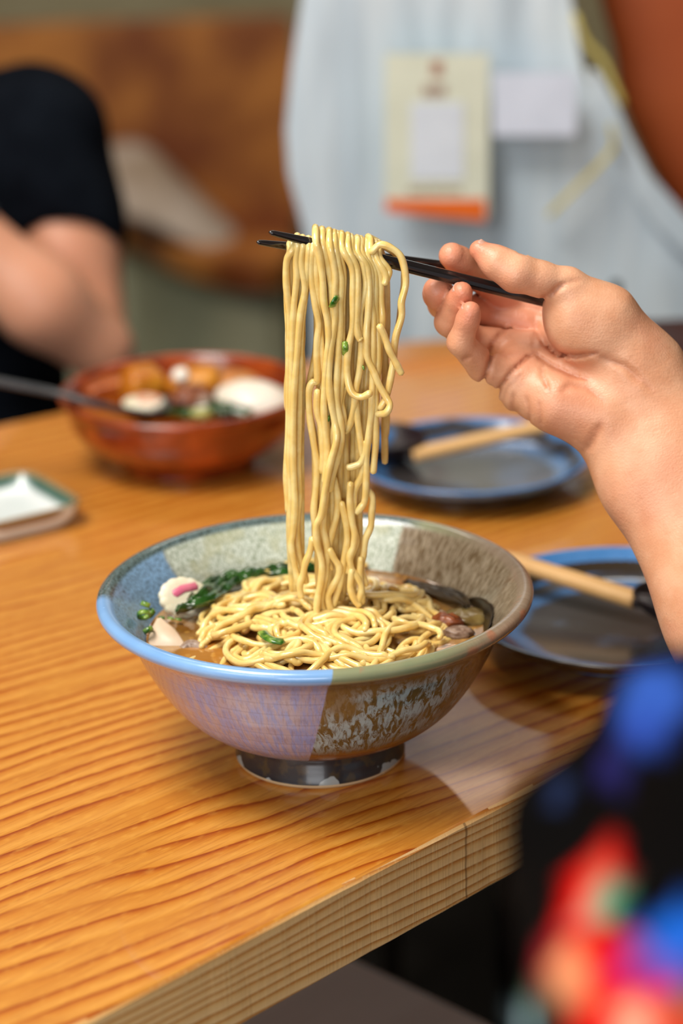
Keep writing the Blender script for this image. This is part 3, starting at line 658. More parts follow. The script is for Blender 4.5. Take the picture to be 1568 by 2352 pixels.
THR = [104, 96, 106, 88, 58]
wr = hz(1250, 1090, 12); elb = pw(1990, 1800, 1.03); shl = pw(2350, 1500, .74)
ul0, ul1 = hz(1350, 1490, 10), hz(1868, 2460, -15); ra0, ra1 = hz(1530, 1230, 10), hz(2010, 2130, -15)
CREASE = [([(752, 470), (742, 540), (762, 640), (790, 710), (850, 770), (950, 795), (1060, 785)], 2.2, 1.5), ([(740, 770), (690, 790), (600, 870), (530, 960), (498, 1050)], 1.5, 1.2),
          ([(720, 760), (760, 800), (830, 850), (920, 900), (1010, 930)], 1.3, 1.4), ([(492, 690), (480, 760), (452, 850), (428, 940), (425, 990)], 2.0, 1.3), ([(640, 490), (600, 550), (575, 610), (500, 690)], 1.6, 1.3),
          ([(735, 640), (735, 700), (718, 735)], .6, 1.2), ([(345, 800), (300, 822)], 1.0, 1.1), ([(1085, 1190), (1040, 1290), (1010, 1330)], .7, 2.4), ([(640, 1130), (600, 1080), (600, 1000)], .6, 1.2), ([(800, 1000), (760, 900), (770, 840)], .8, 1.2),
          ([(860, 1000), (920, 960), (1010, 980), (1100, 1050)], .7, 1.8), ([(1080, 800), (1220, 860), (1300, 950)], .7, 2.0), ([(870, 400), (830, 425), (790, 470)], 1.2, 1.2), ([(760, 480), (800, 430), (880, 395), (960, 370)], .7, 1.4), ([(600, 215), (660, 240)], .5, 1.2), ([(1150, 830), (1280, 900), (1380, 1010)], .5, 1.6), ([(700, 1180), (690, 1100), (670, 1020)], .5, 1.0), ([(760, 1200), (750, 1120), (740, 1050)], .4, 1.0), ([(560, 1120), (540, 1060), (560, 980), (640, 900)], .5, 1.1)]
CR3 = [(np.array([hz(x, y, 0)[:2] for x, y in c]), d*.001, w_*.001) for c, d, w_ in CREASE]
def hand_sdf(P):
    P = np.asarray(P, np.float32)
    d = None
    for a, b, ra, rb_ in PALM:
        q = cone_d(P, hz(*a), hz(*b), ra*ZS, rb_*ZS); d = q if d is None else smin(d, q, .010)
    for (p, q_, ra, rb_) in ARMP: d = smin(d, cone_d(P, hz(*p), hz(*q_), ra*ZS, rb_*ZS), .016)
    d = smin(d, cone_d(P, ul0, ul1, .0205, .0235), .016); d = smin(d, cone_d(P, ra0, ra1, .0212, .0245), .016); d = smin(d, cone_d(P, (ul1+ra1)/2, elb, .029, .038), .03)
    d = smin(d, cone_d(P, elb, shl, .038, .046), .014)
    t = None
    for a, b, ra, rb_ in THEN:
        q = cone_d(P, hz(*a), hz(*b), ra*ZS, rb_*ZS); t = q if t is None else smin(t, q, .010)
    for i in range(4): t = smin(t, cone_d(P, hz(*THUMB[i]), hz(*THUMB[i+1]), THR[i]*ZS, THR[i+1]*ZS), .004)
    blend = np.clip((P[:, 0]-hz(950, 0)[0])/.03, 0, 1)*.013+.0035
    h = np.clip(.5+.5*(t-d)/blend, 0, 1); d = t*(1-h)+d*h-blend*h*(1-h)
    fs = None
    for nme, (pts, rr) in FING.items():
        f = None
        for i in range(3):
            q = cone_d(P, hz(*pts[i]), hz(*pts[i+1]), rr[i]*ZS, rr[i+1]*ZS*(.96 if i < 2 else 1)); f = q if f is None else smin(f, q, .0022)
        pad = (np.array(pts[3])*.75+np.array(pts[2])*.25); f = smin(f, cone_d(P, hz(*pad), hz(*pad), rr[3]*1.06*ZS, 0), .003)
        fs = f if fs is None else smin(fs, f, .0011)
    d = smin(d, fs, .0042)
    near = (np.abs(d) < .006)
    if near.any():
        Q = P[near, :2]; add = np.zeros(len(Q), np.float32); front = np.clip((P[near, 2]+WH+.030)/.010, 0, 1)
        for pl, dep, wd in CR3:
            m = np.full(len(Q), 1.0, np.float32); L = len(pl)-1
            for i in range(L):
                a, b = pl[i], pl[i+1]; ab = b-a; tt_ = np.clip(((Q-a)@ab)/(ab@ab), 0, 1); dd = np.sqrt(((Q-a-tt_[:, None]*ab)**2).sum(-1))
                s = (i+tt_)/L; m = np.minimum(m, dd+.0016*np.clip((np.abs(s*2-1)-.6)/.4, 0, 1)**2)
            add += dep*1.25*np.exp(-(m/wd)**2)
        d[near] += add*front
    return d
sk = NT('skin_hand', .42, Subsurface_Weight=.10, Subsurface_Scale=.004, Specular_IOR_Level=.5); v = sk.coord(); sk.b.inputs['Subsurface Radius'].default_value = (1, .35, .2)
fl = sk.attr('flush_crease_shade'); fn = sk.noise(v, 60, 4)
b0 = sk.mix(sk.step(fn, .35, .65), srgb(222, 160, 122), srgb(234, 178, 142)); b0 = sk.mix(sk.math('MULTIPLY', sk.xyz(fl)[0], .75), b0, srgb(212, 116, 88))
b0 = sk.mix(sk.math('MULTIPLY', sk.step(sk.noise(v, 26, 2), .5, .7), .3), b0, srgb(218, 138, 108)); b0 = sk.mix(sk.math('MULTIPLY', sk.xyz(fl)[1], .5), b0, srgb(158, 74, 44)); sk.set(Base_Color=b0)  # second channel paints crease shade along with the redder skin of the folds
dist_ = sk.comb(0.0, 0.0, 0.0); ln = sk.noise(sk.map(v, (260, 1400, 500), rot=(0, 0, .6)), 1, 3); l2 = sk.vor(v, 900)
sk.bump(sk.math('ADD', sk.math('MULTIPLY', ln, .8), sk.math('MULTIPLY', l2, .45)), .28, .0007)
eater = empty('person', (.34, -.45, ZF)); tag(eater, 'person in black floral clothes at the right reaching out with black chopsticks', 'person')
def body_w(*a, **k): return body(*a, xf=lambda V: cam2world(V), **k)
hl = [hz(40, 90, 0), hz(2100, 2600, 0)]
hand, HV = body('arm', lambda P: hand_sdf(P), (hz(30, 0)[0], pw(0, 2150, 1.0)[1], -1.245), (pw(2480, 0, .8)[0], hz(0, 60)[1], -.70), .0024, sk.m, None, sub=1, xf=cam2world)
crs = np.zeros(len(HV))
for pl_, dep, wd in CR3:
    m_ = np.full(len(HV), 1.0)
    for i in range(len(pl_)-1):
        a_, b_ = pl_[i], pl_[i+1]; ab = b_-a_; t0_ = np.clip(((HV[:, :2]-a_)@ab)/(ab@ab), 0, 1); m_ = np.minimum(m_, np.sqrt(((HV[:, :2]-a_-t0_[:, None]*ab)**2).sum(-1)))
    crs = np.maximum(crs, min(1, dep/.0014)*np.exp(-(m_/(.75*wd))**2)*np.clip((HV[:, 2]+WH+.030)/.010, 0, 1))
tips = [hz(*FING[n][0][3]) for n in FING]+[hz(*THUMB[4])]; blush = np.zeros(len(HV))
for t_, rr in zip(tips, (.011, .012, .011, .011, .011)): blush = np.maximum(blush, np.exp(-(((HV-t_)**2).sum(1))/(rr**2)))
for t_, rr, a_ in ((hz(640, 800, 5), .010, .45), (hz(900, 1080, 0), .018, .5), (hz(560, 400, -20), .012, .35), (hz(620, 560, 25), .016, .8), (hz(500, 480, 35), .016, .9)): blush = np.maximum(blush, a_*np.exp(-(((HV-t_)**2).sum(1))/(rr**2)))
color_attr(hand, 'flush_crease_shade', np.stack([blush, crs, crs*0], 1))
# nails: curved plates seated in the back of each visible fingertip
nail_m = NT('nail', .38, Subsurface_Weight=.1); nail_m.set(Base_Color=srgb(216, 160, 138)); nails = []
def nail(tip, prev, back, r, L, wd):
    tip, prev, back = map(np.array, (tip, prev, back)); ax = tip-prev; ax /= np.linalg.norm(ax); bk = back-ax*(back@ax); bk /= np.linalg.norm(bk); sd = np.cross(ax, bk); V = []; Fc = []; n, m_ = 10, 10
    for lay in (0, 1):
        for i in range(n+1):
            for j in range(m_+1):
                u = i/n; a = (j/m_*2-1); s_ = wd*(1-.25*max(0, abs(u-.5)*2-.4)**1.5); ang = a*s_/r
                rr = r+(.00012 if lay else -.0006)-.0004*(abs(a)**4); V.append(tip+ax*(u-.80)*L+bk*rr*math.cos(ang)*(1-.12*max(0, u-.5))+sd*rr*math.sin(ang))
    w1 = m_+1; o_ = (n+1)*w1
    for i in range(n):
        for j in range(m_): a = i*w1+j; Fc.append((a, a+w1, a+w1+1, a+1)); b = a+o_; Fc.append((b, b+1, b+w1+1, b+w1))
    for i in range(n): 
        for j in (0, m_): a = i*w1+j; Fc.append((a, a+w1, a+w1+o_, a+o_) if j else (a+o_, a+w1+o_, a+w1, a))
    for j in range(m_):
        for i in (0, n): a = i*w1+j; Fc.append((a, a+1, a+1+o_, a+o_) if not i else (a+o_, a+1+o_, a+1, a))
    nails.append(mesh('fingernail', cam2world(np.array(V)), Fc, nail_m.m))
nail(hz(*THUMB[4]), hz(*THUMB[3]), (.25, .95, .1), 60*ZS, .011, .0052)
for nm_, bk, r_ in (('middle', (-.95, -.1, -.3), 84), ('ring', (-.9, .25, -.25), 62), ('pinky', (-.9, .3, -.2), 60), ('index', (-.3, .3, -.9), 76)):
    p = FING[nm_][0]; nail(hz(*p[3]), hz(*p[2]), bk, r_*ZS, .0095, .0042)
# clothing: loose printed garment, body and head of the eater
GW = .64
def gp(px, py, wd=GW): return pw(px, py, wd)
px2 = GW/FPX
tors = gp(2250, 2500, .60); hip = gp(2350, 4600, .62); nk = gp(2900, 1300, .56)
def garment_sdf(P):
    P = np.asarray(P, np.float32)
    d = cone_d(P, gp(1625, 1720), gp(1900, 1900, .70), 150*px2, 300*px2)
    d = smin(d, cone_d(P, gp(1345, 1880), gp(1700, 2050), 112*px2, 230*px2), .006)
    d = smin(d, cone_d(P, gp(1700, 2340), gp(2250, 2500, .60), 470*px2, 900*px2), .012)
    d = smin(d, cone_d(P, gp(2100, 1950, .68), shl, .06, .062), .02); d = smin(d, cone_d(P, shl, nk, .065, .07), .05)
    d = smin(d, cone_d(P, tors, hip, .12, .15), .04)
    f = .0035*np.sin(P[:, 0]*95+P[:, 1]*60)+.003*np.sin(P[:, 1]*110-P[:, 0]*50+1.5); return d+f
cl = NT('floral_cloth', .9, Specular_IOR_Level=.05); cl.set(Base_Color=cl.mix(cl.math('MULTIPLY', cl.noise(cl.coord(), 300, 2), .15), cl.attr('print'), (.01, .01, .01, 1), 'MULTIPLY')); gmats = cl.m
lo = (gp(1150, 0)[0], hip[1]-.16, -.92); hi = (nk[0]+.10, gp(0, 1100)[1], -.40)
garm, GV = body('floral_garment', garment_sdf, lo, hi, .006, gmats, None, sub=0, xf=cam2world)
Cc = np.tile(np.array([.0015, .0012, .0012]), (len(GV), 1))
def flower(px, py, rpx, col, sq=1.0, rot=0.0):
    X = GV[:, 0]/-GV[:, 2]*FPX+784-px; Y = 1176-GV[:, 1]/-GV[:, 2]*FPX-py; c_, s_ = math.cos(rot), math.sin(rot); u = (X*c_+Y*s_)/rpx; v_ = (-X*s_+Y*c_)/(rpx*sq)
    m = np.clip((1.15-np.sqrt(u*u+v_*v_)*(1+.12*np.sin(5*np.arctan2(v_, u))))/.25, 0, 1)[:, None]; Cc[:] = Cc*(1-m)+np.array(srgb(*col)[:3])*m
for a in ((1505, 1600, 78, (46, 84, 172), .9, -.6), (1480, 1680, 55, (40, 70, 160), 1, 0), (1405, 1760, 40, (34, 32, 90), 1, 0), (1285, 1820, 28, (28, 40, 72), 1.4, 0),
          (1350, 2080, 55, (214, 14, 8), 2.6, .35), (1375, 2010, 24, (190, 70, 54), 2, .3), (1390, 2070, 36, (80, 150, 120), 1.9, .2), (1350, 2100, 18, (190, 130, 110), 3, .2),
          (1300, 2220, 60, (150, 30, 40), 1.6, .3), (1470, 2330, 160, (205, 8, 8), .9, .4), (1310, 2240, 42, (216, 140, 96), 2, -.1), (1375, 2180, 55, (200, 10, 10), 1.2, 0), (1440, 2240, 40, (130, 40, 110), .7, .5), (1455, 2345, 50, (226, 160, 130), .7, .2),
          (1530, 2190, 75, (20, 80, 170), 1.0, .7), (1570, 2150, 60, (24, 90, 190), 1.2, 0), (1480, 2235, 42, (130, 40, 120), .8, .4), (1565, 2320, 30, (40, 110, 70), 1, 0), (1190, 2345, 40, (160, 190, 200), .6, -.7), (1240, 2300, 36, (60, 90, 70), .8, -.7),
          (1900, 1900, 120, (52, 80, 176), 1, 0), (2100, 2400, 160, (205, 10, 10), 1, 0), (1800, 2700, 140, (40, 110, 70), 1, 0)): flower(*a)
color_attr(garm, 'print', Cc)
skin_b = NT('skin_body', .5, Subsurface_Weight=.12, Subsurface_Scale=.01); skin_b.set(Base_Color=skin_b.mix(skin_b.noise(skin_b.coord(), 20, 3), srgb(200, 134, 100), srgb(214, 154, 122)))
hair_m = mottled('black_hair', (.006, .005, .004, 1), (.02, .014, .01, 1), 60, .4)
def head(c, fx, fy, mat, sc=1.0):
    """head with face; c = centre of the skull, (fx, fy) = facing direction in plan"""
    c = np.array(c, float); F_ = np.array([fx, fy, 0.0]); F_ /= np.linalg.norm(F_); S_ = np.array([F_[1], -F_[0], 0.0]); Z_ = np.array([0, 0, 1.0])
    L = lambda s, f, z: c+(S_*s+F_*f+Z_*z)*sc
    def f(P):
        d = cone_d(P, L(0, -.02, .03), L(0, .015, .02), .078*sc, .074*sc); d = smin(d, cone_d(P, L(0, .03, -.05), L(0, .045, -.08), .05*sc, .032*sc), .03)
        d = smin(d, cone_d(P, L(0, -.02, -.06), L(0, -.04, -.19), .048*sc, .056*sc), .02); d = smin(d, cone_d(P, L(0, .088, .005), L(0, .104, -.03), .007*sc, .013*sc), .010)
        for s in (-1, 1):
            d = smin(d, cone_d(P, L(s*.078, -.005, .015), L(s*.076, -.003, -.03), .014*sc, .009*sc), .006); d = -smin(-d, cone_d(P, L(s*.031, .098, .008), L(s*.031, .098, .008), .016*sc, 0), .008)
            d = smin(d, cone_d(P, L(s*.031, .080, .006), L(s*.031, .080, .006), .0125*sc, 0), .002)
        return smin(d, cone_d(P, L(-.018, .078, -.058), L(.018, .078, -.058), .009*sc, .009*sc), .006)
    o, _ = body('head', f, c-.22*sc, c+.17*sc, .005, mat)
    hc = lambda P: np.maximum(np.minimum(cone_d(P, L(0, -.03, .035), L(0, .005, .035), .090*sc, .084*sc), cone_d(P, L(0, -.05, 0), L(0, -.06, -.10), .075*sc, .05*sc)), -cone_d(P, L(0, .09, -.03), L(0, .11, -.06), .072*sc, .09*sc))
    h, _ = body('hair', hc, c-.22*sc, c+.17*sc, .006, hair_m); return o, h
hd = head(cam2world(np.array([nk+np.array([0, .22, .0])]))[0], -.7, .7, skin_b.m)
for ch in (hand, garm)+hd: ch.parent = eater; ch.matrix_parent_inverse = Matrix.Translation(-Vector(eater.location))
for ch in nails: ch.parent = hand   # thing > arm > fingernail

# ------------------------------------------------------------------ red-brown bowl and what is in it
cx, cy = -.088, .455; RR = .083
redm = NT('red_lacquer_glaze', .22, Coat_Weight=.6, Coat_Roughness=.08); v = redm.coord()
redm.set(Base_Color=redm.mix(redm.step(redm.noise(v, 40, 4), .35, .7), srgb(116, 40, 10), srgb(168, 72, 24)))
rprof = smooth_prof([(.042, 0), (.046, .0015), (.047, .006), (.056, .012), (.068, .020), (.0765, .031), (.0790, .041), (.0800, .046), (.0830, .0485), (.0835, .0510), (.0820, .0525), (.0795, .0520), (.0770, .0480), (.0735, .038), (.066, .027), (.05, .019), (.02, .016), (.0004, .0155)], 4)
rb_ = mesh('stew_bowl', *lathe([(.0004, .004), (.04, .004), (.042, 0)]+rprof, 96), redm.m, loc=(cx, cy, 0)); tag(rb_, 'shallow red-brown glazed bowl of fried tofu and egg near the far edge', 'bowl')
def disc(r, z, n=48): return [(0, 0, z)]+[(r*math.cos(2*PI*k/n), r*math.sin(2*PI*k/n), z) for k in range(n)], [(0, 1+k, 1+(k+1) % n) for k in range(n)]
sauce = mottled('brown_broth', srgb(130, 62, 14), srgb(176, 96, 28), 30, .08)
tag(mesh('stew_broth', *disc(.0725, .0375), sauce, loc=(cx, cy, 0)), 'brown broth in the red-brown bowl', 'broth')
tofu_m = mottled('fried_tofu', srgb(170, 92, 12), srgb(214, 142, 40), 60, .35, bump=.4); egg_m = mottled('egg_white', srgb(226, 214, 196), srgb(244, 238, 226), 20, .3, Subsurface_Weight=.2, Subsurface_Scale=.005)
def inb(px, py, z): return onz(px, py, z)
def cube_food(name, c, s, mat, rot, lab, cat, seed=0):
    o = blobmesh(name, (0, 0, 0), s, mat, seed, .12, ns=24, nr=14, power=.45); o.location = tuple(c); o.rotation_euler = rot; return tag(o, lab, cat)
cube_food('fried_tofu', inb(328, 885, .048), (.0135, .013, .0125), tofu_m, (.1, .1, .4), 'upright orange fried tofu cube on the left in the red-brown bowl', 'tofu', 1)
cube_food('fried_tofu', inb(448, 880, .047), (.0185, .014, .0105), tofu_m, (.1, -.15, -.2), 'wider browner fried tofu block in the middle of the bowl', 'tofu', 2)
cube_food('fried_tofu', inb(545, 886, .044), (.020, .013, .007), tofu_m, (.1, .25, -.5), 'flat fried tofu piece on the right behind the egg', 'tofu', 3)
cube_food('fried_tofu', inb(235, 890, .042), (.016, .015, .006), mottled('tofu_dark', srgb(140, 62, 20), srgb(170, 90, 36), 60, .3), (0, -.1, .4), 'flat dark brown tofu slab at the far left of the bowl', 'tofu', 4)
eg = blobmesh('egg_half', (0, 0, 0), (.027, .0175, .013), egg_m, 4, .06); eg.location = tuple(inb(584, 922, .045)); eg.rotation_euler = (.25, .12, -.28); tag(eg, 'white boiled egg half on the right side of the red-brown bowl', 'egg')
f2 = empty('fish_cake_slice', tuple(inb(330, 928, .046))); tag(f2, 'pink and white fish cake slice low on the left in the red-brown bowl', 'fish cake'); f2.rotation_euler = (.12, 0, .1)
mesh('slice', *scallop(.0135, .0028), fish_m, f2); mesh('pink_swirl', *tube([(p[0]*.9+.002, p[1]*.9, .0032) for p in sp], .0016, 6, squash=.5), mottled('salmon_pink', srgb(220, 140, 110), srgb(232, 170, 140), 50, .4), f2)
o = blobmesh('meat_piece', inb(440, 912, .046), (.014, .009, .007), meat_m, 8, .5); tag(o, 'dark brown meat lump in the middle of the red-brown bowl', 'meat')
o = blobmesh('meat_piece', inb(470, 925, .046), (.006, .006, .005), porkd_m, 3, .3); tag(o, 'small grey-pink meat bit in front of the dark meat lump', 'meat')
leafy('spinach_leaf', [inb(385, 945, .046), inb(430, 950, .048), inb(480, 945, .047), inb(520, 948, .046)], .008, green_m, 'dark green spinach bunch at the front of the red-brown bowl', 'leaf', 21)
leafy('spinach_leaf', [inb(480, 925, .047), inb(520, 935, .048), inb(575, 950, .046)], .007, green_m, 'spinach leaf just left of the white egg half', 'leaf', 25)
o = blobmesh('rice_cake', inb(460, 952, .0475), (.008, .005, .004), mottled('pale_green', srgb(150, 150, 70), srgb(180, 170, 100), 50), 5, .2); tag(o, 'small pale yellow-green lump among the spinach in the bowl', 'vegetable')
o = blobmesh('white_lump', inb(415, 862, .056), (.006, .005, .005), egg_m, 7, .2); tag(o, 'small white lump above the tofu near the far rim', 'vegetable')  # plain white lump near the far rim
# black ladle lying across its rim
spo = empty('soup_ladle', (0, 0, 0)); tag(spo, 'long black spoon resting on the left rim of the red-brown bowl', 'spoon')
blk = mottled('black_plastic', (.010, .012, .016, 1), (.02, .022, .028, 1), 20, .35)
P = catmull([inb(-160, 838, .083), inb(-20, 872, .073), inb(120, 900, .064), inb(210, 925, .058), inb(290, 944, .050), inb(330, 950, .044)], 8)
mesh('handle', *tube(P, np.linspace(.0040, .0034, len(P)), 10, squash=.7), blk, spo)
Vv, Ff = lathe(smooth_prof([(.0004, 0), (.009, .001), (.0145, .005), (.016, .008), (.0148, .0078), (.0085, .0030), (.0004, .0022)], 3), 32); e_ = inb(362, 955, .036)
mesh('spoon_head', [(x*1.2+e_[0], y+e_[1], z+e_[2]) for x, y, z in Vv], Ff, blk, spo)

# ------------------------------------------------------------------ blue-black plates with their wooden-handled spoons
def plate_mat(seed):
    m = NT('blue_black_glaze', .2, Coat_Weight=.5, Coat_Roughness=.06); v = m.coord(); X, Y, Z = m.xyz(v); rad = m.math('SQRT', m.math('ADD', m.math('MULTIPLY', X, X), m.math('MULTIPLY', Y, Y)))
    n = m.noise(m.map(v, (1, 1, 1), loc=(seed, 0, 0)), 22, 4); rr = m.math('ADD', rad, m.math('MULTIPLY', m.math('SUBTRACT', n, .5), .02))
    dark = m.mix(n, srgb(46, 42, 42), srgb(74, 70, 70)); blue = m.mix(m.noise(v, 60, 3), srgb(44, 116, 186), srgb(96, 148, 208))
    c = m.mix(m.math('MULTIPLY', m.step(rr, .050, .056), m.math('SUBTRACT', 1.0, m.step(rr, .060, .066))), dark, m.mix(.45, blue, dark)); c = m.mix(m.step(rr, .069, .073), c, blue)
    c = m.mix(m.math('MULTIPLY', m.step(n, .55, .68), .35), c, srgb(90, 110, 140))
    up = m.math('LESS_THAN', Z, m.math('SUBTRACT', m.math('MULTIPLY', rad, .7), .0385)); c = m.mix(up, c, m.mix(n, srgb(34, 28, 24), srgb(70, 56, 40)))
    m.set(Base_Color=c); return m.m
def plate(loc, s, label, seed):
    pr = smooth_prof([(.045, 0), (.049, .0008), (.050, .004), (.062, .0085), (.0715, .0130), (.0765, .0170), (.0785, .0190), (.0790, .0205), (.0778, .0212), (.0755, .0200), (.0700, .0150), (.0620, .0098), (.0500, .0078), (.0250, .0070), (.0004, .0068)], 4)
    pr = [(.0004, .0025), (.043, .0028), (.045, 0)]+pr
    o = mesh('plate', *lathe([(a*s, b*1.02) for a, b in pr], 96), plate_mat(seed), loc=loc); return tag(o, label, 'plate')
plate((.099, .392, 0), .965, 'blue-black round plate behind the ramen bowl, under the hand', 1.0)
plate((.1660, .1300, 0), 1.10, 'blue-black round plate right of the ramen bowl, nearer the camera', 5.0)
tan = NT('pale_bamboo', .45); v = tan.coord(); tan.set(Base_Color=tan.mix(tan.noise(tan.map(v, (6, 90, 90)), 1, 3), srgb(212, 160, 96), srgb(232, 188, 128))); tan = tan.m
lq = NT('dark_lacquer', .4); lq.set(Base_Color=(.016, .008, .010, 1)); lq = lq.m
def ladle(name, tip, joint, headc, z_note, label):
    """tan rectangular handle running tip -> joint, dark deep bowl at the other end"""
    o = empty(name); tag(o, label, 'spoon'); t0, j0, h0 = map(np.array, (tip, joint, headc)); ax = (j0-t0)/np.linalg.norm(j0-t0); sd = np.cross(ax, [0, 0, 1]); sd /= np.linalg.norm(sd); up = np.cross(sd, ax)
    V = []; rows = [(0, .0052, .0030), (.03, .0058, .0036), (.97, .0066, .0040), (1, .0066, .0040)]; L = np.linalg.norm(j0-t0); n8 = 12
    for t_, a, b in rows:
        for k in range(n8):
            an = 2*PI*k/n8; cx_, sy_ = math.cos(an), math.sin(an); V.append(t0+ax*L*t_+sd*a*math.copysign(abs(cx_)**.5, cx_)+up*b*math.copysign(abs(sy_)**.5, sy_))
    Fc = [(i*n8+k, i*n8+(k+1) % n8, (i+1)*n8+(k+1) % n8, (i+1)*n8+k) for i in range(3) for k in range(n8)]+[tuple(range(n8))[::-1], tuple(3*n8+k for k in range(n8))]
    mesh('handle', V, Fc, tan, o)
    P = catmull([j0-ax*.001, j0+(h0-j0)*.35+np.array([0, 0, .0005]), j0+(h0-j0)*.7-np.array([0, 0, .002])], 6); mesh('neck', *tube(P, np.linspace(.0062, .0055, len(P)), 10, squash=.7), lq, o, )
    Vv, Ff = lathe(smooth_prof([(.0004, 0), (.011, .0012), (.0185, .0070), (.0215, .0130), (.0222, .0150), (.0208, .0150), (.0180, .0085), (.010, .0030), (.0004, .0022)], 4), 40)
    ang = math.atan2((h0-j0)[1], (h0-j0)[0]); c_, s_ = math.cos(ang), math.sin(ang)
    mesh('spoon_head', [(h0[0]+(x*1.35)*c_-y*s_*1.15, h0[1]+(x*1.35)*s_+y*c_*1.15, h0[2]-.006+z) for x, y, z in Vv], Ff, lq, o); return o
ladle('wooden_spoon', onz(1262, 975, .034), onz(948, 1045, .018), onz(888, 1028, .0165), 0, 'dark-headed spoon with pale handle lying on the plate behind the hand')
ladle('wooden_spoon', onz(1150, 1280, .030), onz(1462, 1378, .021), onz(1578, 1400, .0185), 0, 'dark-headed spoon with pale handle on the plate right of the ramen bowl')

# ------------------------------------------------------------------ square sauce dish at the left
dm = NT('celadon_dish', .15, Coat_Weight=.6); v = dm.coord(); X, Y, Z = dm.xyz(v)
cc_ = dm.mix(dm.noise(v, 40, 3), srgb(220, 234, 238), srgb(240, 246, 246)); cc_ = dm.mix(dm.step(dm.math('MAXIMUM', X, Y), .0285, .0325), cc_, dm.mix(dm.noise(v, 90, 3), srgb(40, 74, 70), srgb(90, 120, 104)))
cc_ = dm.mix(dm.step(Z, .0128, .0140), cc_, srgb(150, 124, 84)); under = dm.math('GREATER_THAN', dm.math('MAXIMUM', dm.math('ABSOLUTE', X), dm.math('ABSOLUTE', Y)), dm.math('ADD', .0325, dm.math('MULTIPLY', Z, .36))); cc_ = dm.mix(under, cc_, dm.mix(dm.noise(v, 60, 3), srgb(150, 124, 100), srgb(120, 96, 60))); dm.set(Base_Color=cc_)
def sqdish(rows, n=64):
    V = []; Fc = []
    for (r, z) in rows:
        for k in range(n):
            a = 2*PI*k/n; c_, s_ = math.cos(a), math.sin(a); q = (abs(c_)**6+abs(s_)**6)**(-1/6); V.append((r*q*c_, r*q*s_, z))
    for i in range(len(rows)-1):
        for k in range(n): k2 = (k+1) % n; Fc.append((i*n+k, i*n+k2, (i+1)*n+k2, (i+1)*n+k))
    return V, Fc
ds = mesh('sauce_dish', *sqdish([(.0004, .001), (.027, .001), (.028, 0), (.031, .001), (.0345, .006), (.0372, .012), (.0378, .0142), (.0366, .0150), (.0350, .0140), (.0320, .0085), (.0285, .0062), (.015, .0056), (.0004, .0055)]), dm.m)
ds.scale = (1.12, 1.12, 1.12); c1 = onz(188, 1152, .016); ds.rotation_euler = (0, 0, math.radians(33)); cr = Matrix.Rotation(math.radians(33), 3, 'Z') @ Vector((.0386, -.0386, 0)); ds.location = (c1[0]-cr[0], c1[1]-cr[1], 0)
tag(ds, 'small square white sauce dish with dark green corner at the left edge', 'dish')

# ------------------------------------------------------------------ pale cloth hanging behind the table, with papers pinned to it
def sheet(name, poly_px, Y0, thick, mat, fold=.006, parent=None, nx=70, nz=70, label=None, fq=26):
    """solid cloth panel: outline given by rows (py, left px, right px), folds run vertically"""
    V = []; Fc = []; rows = poly_px
    ys = np.linspace(rows[0][0], rows[-1][0], nz+1); L = np.interp(ys, [r[0] for r in rows], [r[1] for r in rows]); Rr = np.interp(ys, [r[0] for r in rows], [r[2] for r in rows])
    for side in (0, 1):
        for i in range(nz+1):
            for j in range(nx+1):
                u = j/nx; px = L[i]+(Rr[i]-L[i])*u; p = ony(px, ys[i], Y0); e = min(1, min(u, 1-u)*8)
                f = fold*mnoise.noise(Vector((p[0]*fq, p[2]*4, 2)))+fold*.5*mnoise.noise(Vector((p[0]*60, p[2]*14, 7)))
                V.append((p[0], p[1]+f+(thick if side else 0)*(.3+.7*e), p[2]))
    w1 = nx+1; o_ = (nz+1)*w1
    for i in range(nz):
        for j in range(nx): a = i*w1+j; Fc.append((a, a+w1, a+w1+1, a+1)); b = a+o_; Fc.append((b, b+1, b+w1+1, b+w1))
    for i in range(nz):
        for j in (0, nx): a = i*w1+j; Fc.append((a, a+o_, a+o_+w1, a+w1) if j == 0 else (a, a+w1, a+o_+w1, a+o_))
    for i in (0, nz):
        for j in range(nx): a = i*w1+j; Fc.append((a, a+1, a+1+o_, a+o_) if i == 0 else (a, a+o_, a+1+o_, a+1))
    return mesh(name, V, Fc, mat, parent)
cm = NT('pale_cloth', .9); v = cm.coord(); cm.set(Base_Color=cm.mix(cm.step(cm.noise(cm.map(v, (30, 10, 3)), 1, 3), .35, .7), srgb(190, 206, 218), srgb(214, 226, 234)))
gown = empty('hanging_cloth', tuple(ony(1000, 400, .95))); tag(gown, 'pale blue-white cloth smock hanging behind the table with yellow piping', 'cloth')
def par(o, p): o.parent = p; o.matrix_parent_inverse = Matrix.Translation(-Vector(p.location)); return o
YC = .93
par(sheet('front_panel', [(-700, 760, 1250), (-260, 720, 1290), (0, 692, 1312), (160, 668, 1338), (300, 655, 1400), (400, 662, 1450), (520, 695, 1560), (620, 712, 1640), (760, 716, 1700), (1010, 720, 1720)], YC, .012, cm.m, .005, fq=14), gown)
par(sheet('side_panel', [(165, 1352, 1372), (230, 1362, 1412), (300, 1392, 1440), (400, 1432, 1492), (500, 1490, 1580), (560, 1545, 1660), (640, 1640, 1760)], YC-.016, .010, cm.m, .002, nx=20), gown)
ym = mottled('yellow_piping', srgb(196, 180, 90), srgb(214, 200, 116), 40, .8)
def strip(pts, w_, Y0, mat, name, parent):
    P = catmull([ony(a, b, Y0) for a, b in pts], 8); return par(mesh(name, *tube(P, w_, 8, squash=.35), mat), parent)
strip([(1262, 492), (1330, 425), (1400, 352), (1408, 320), (1402, 290)], .0058, YC-.030, ym, 'yellow_piping', gown)
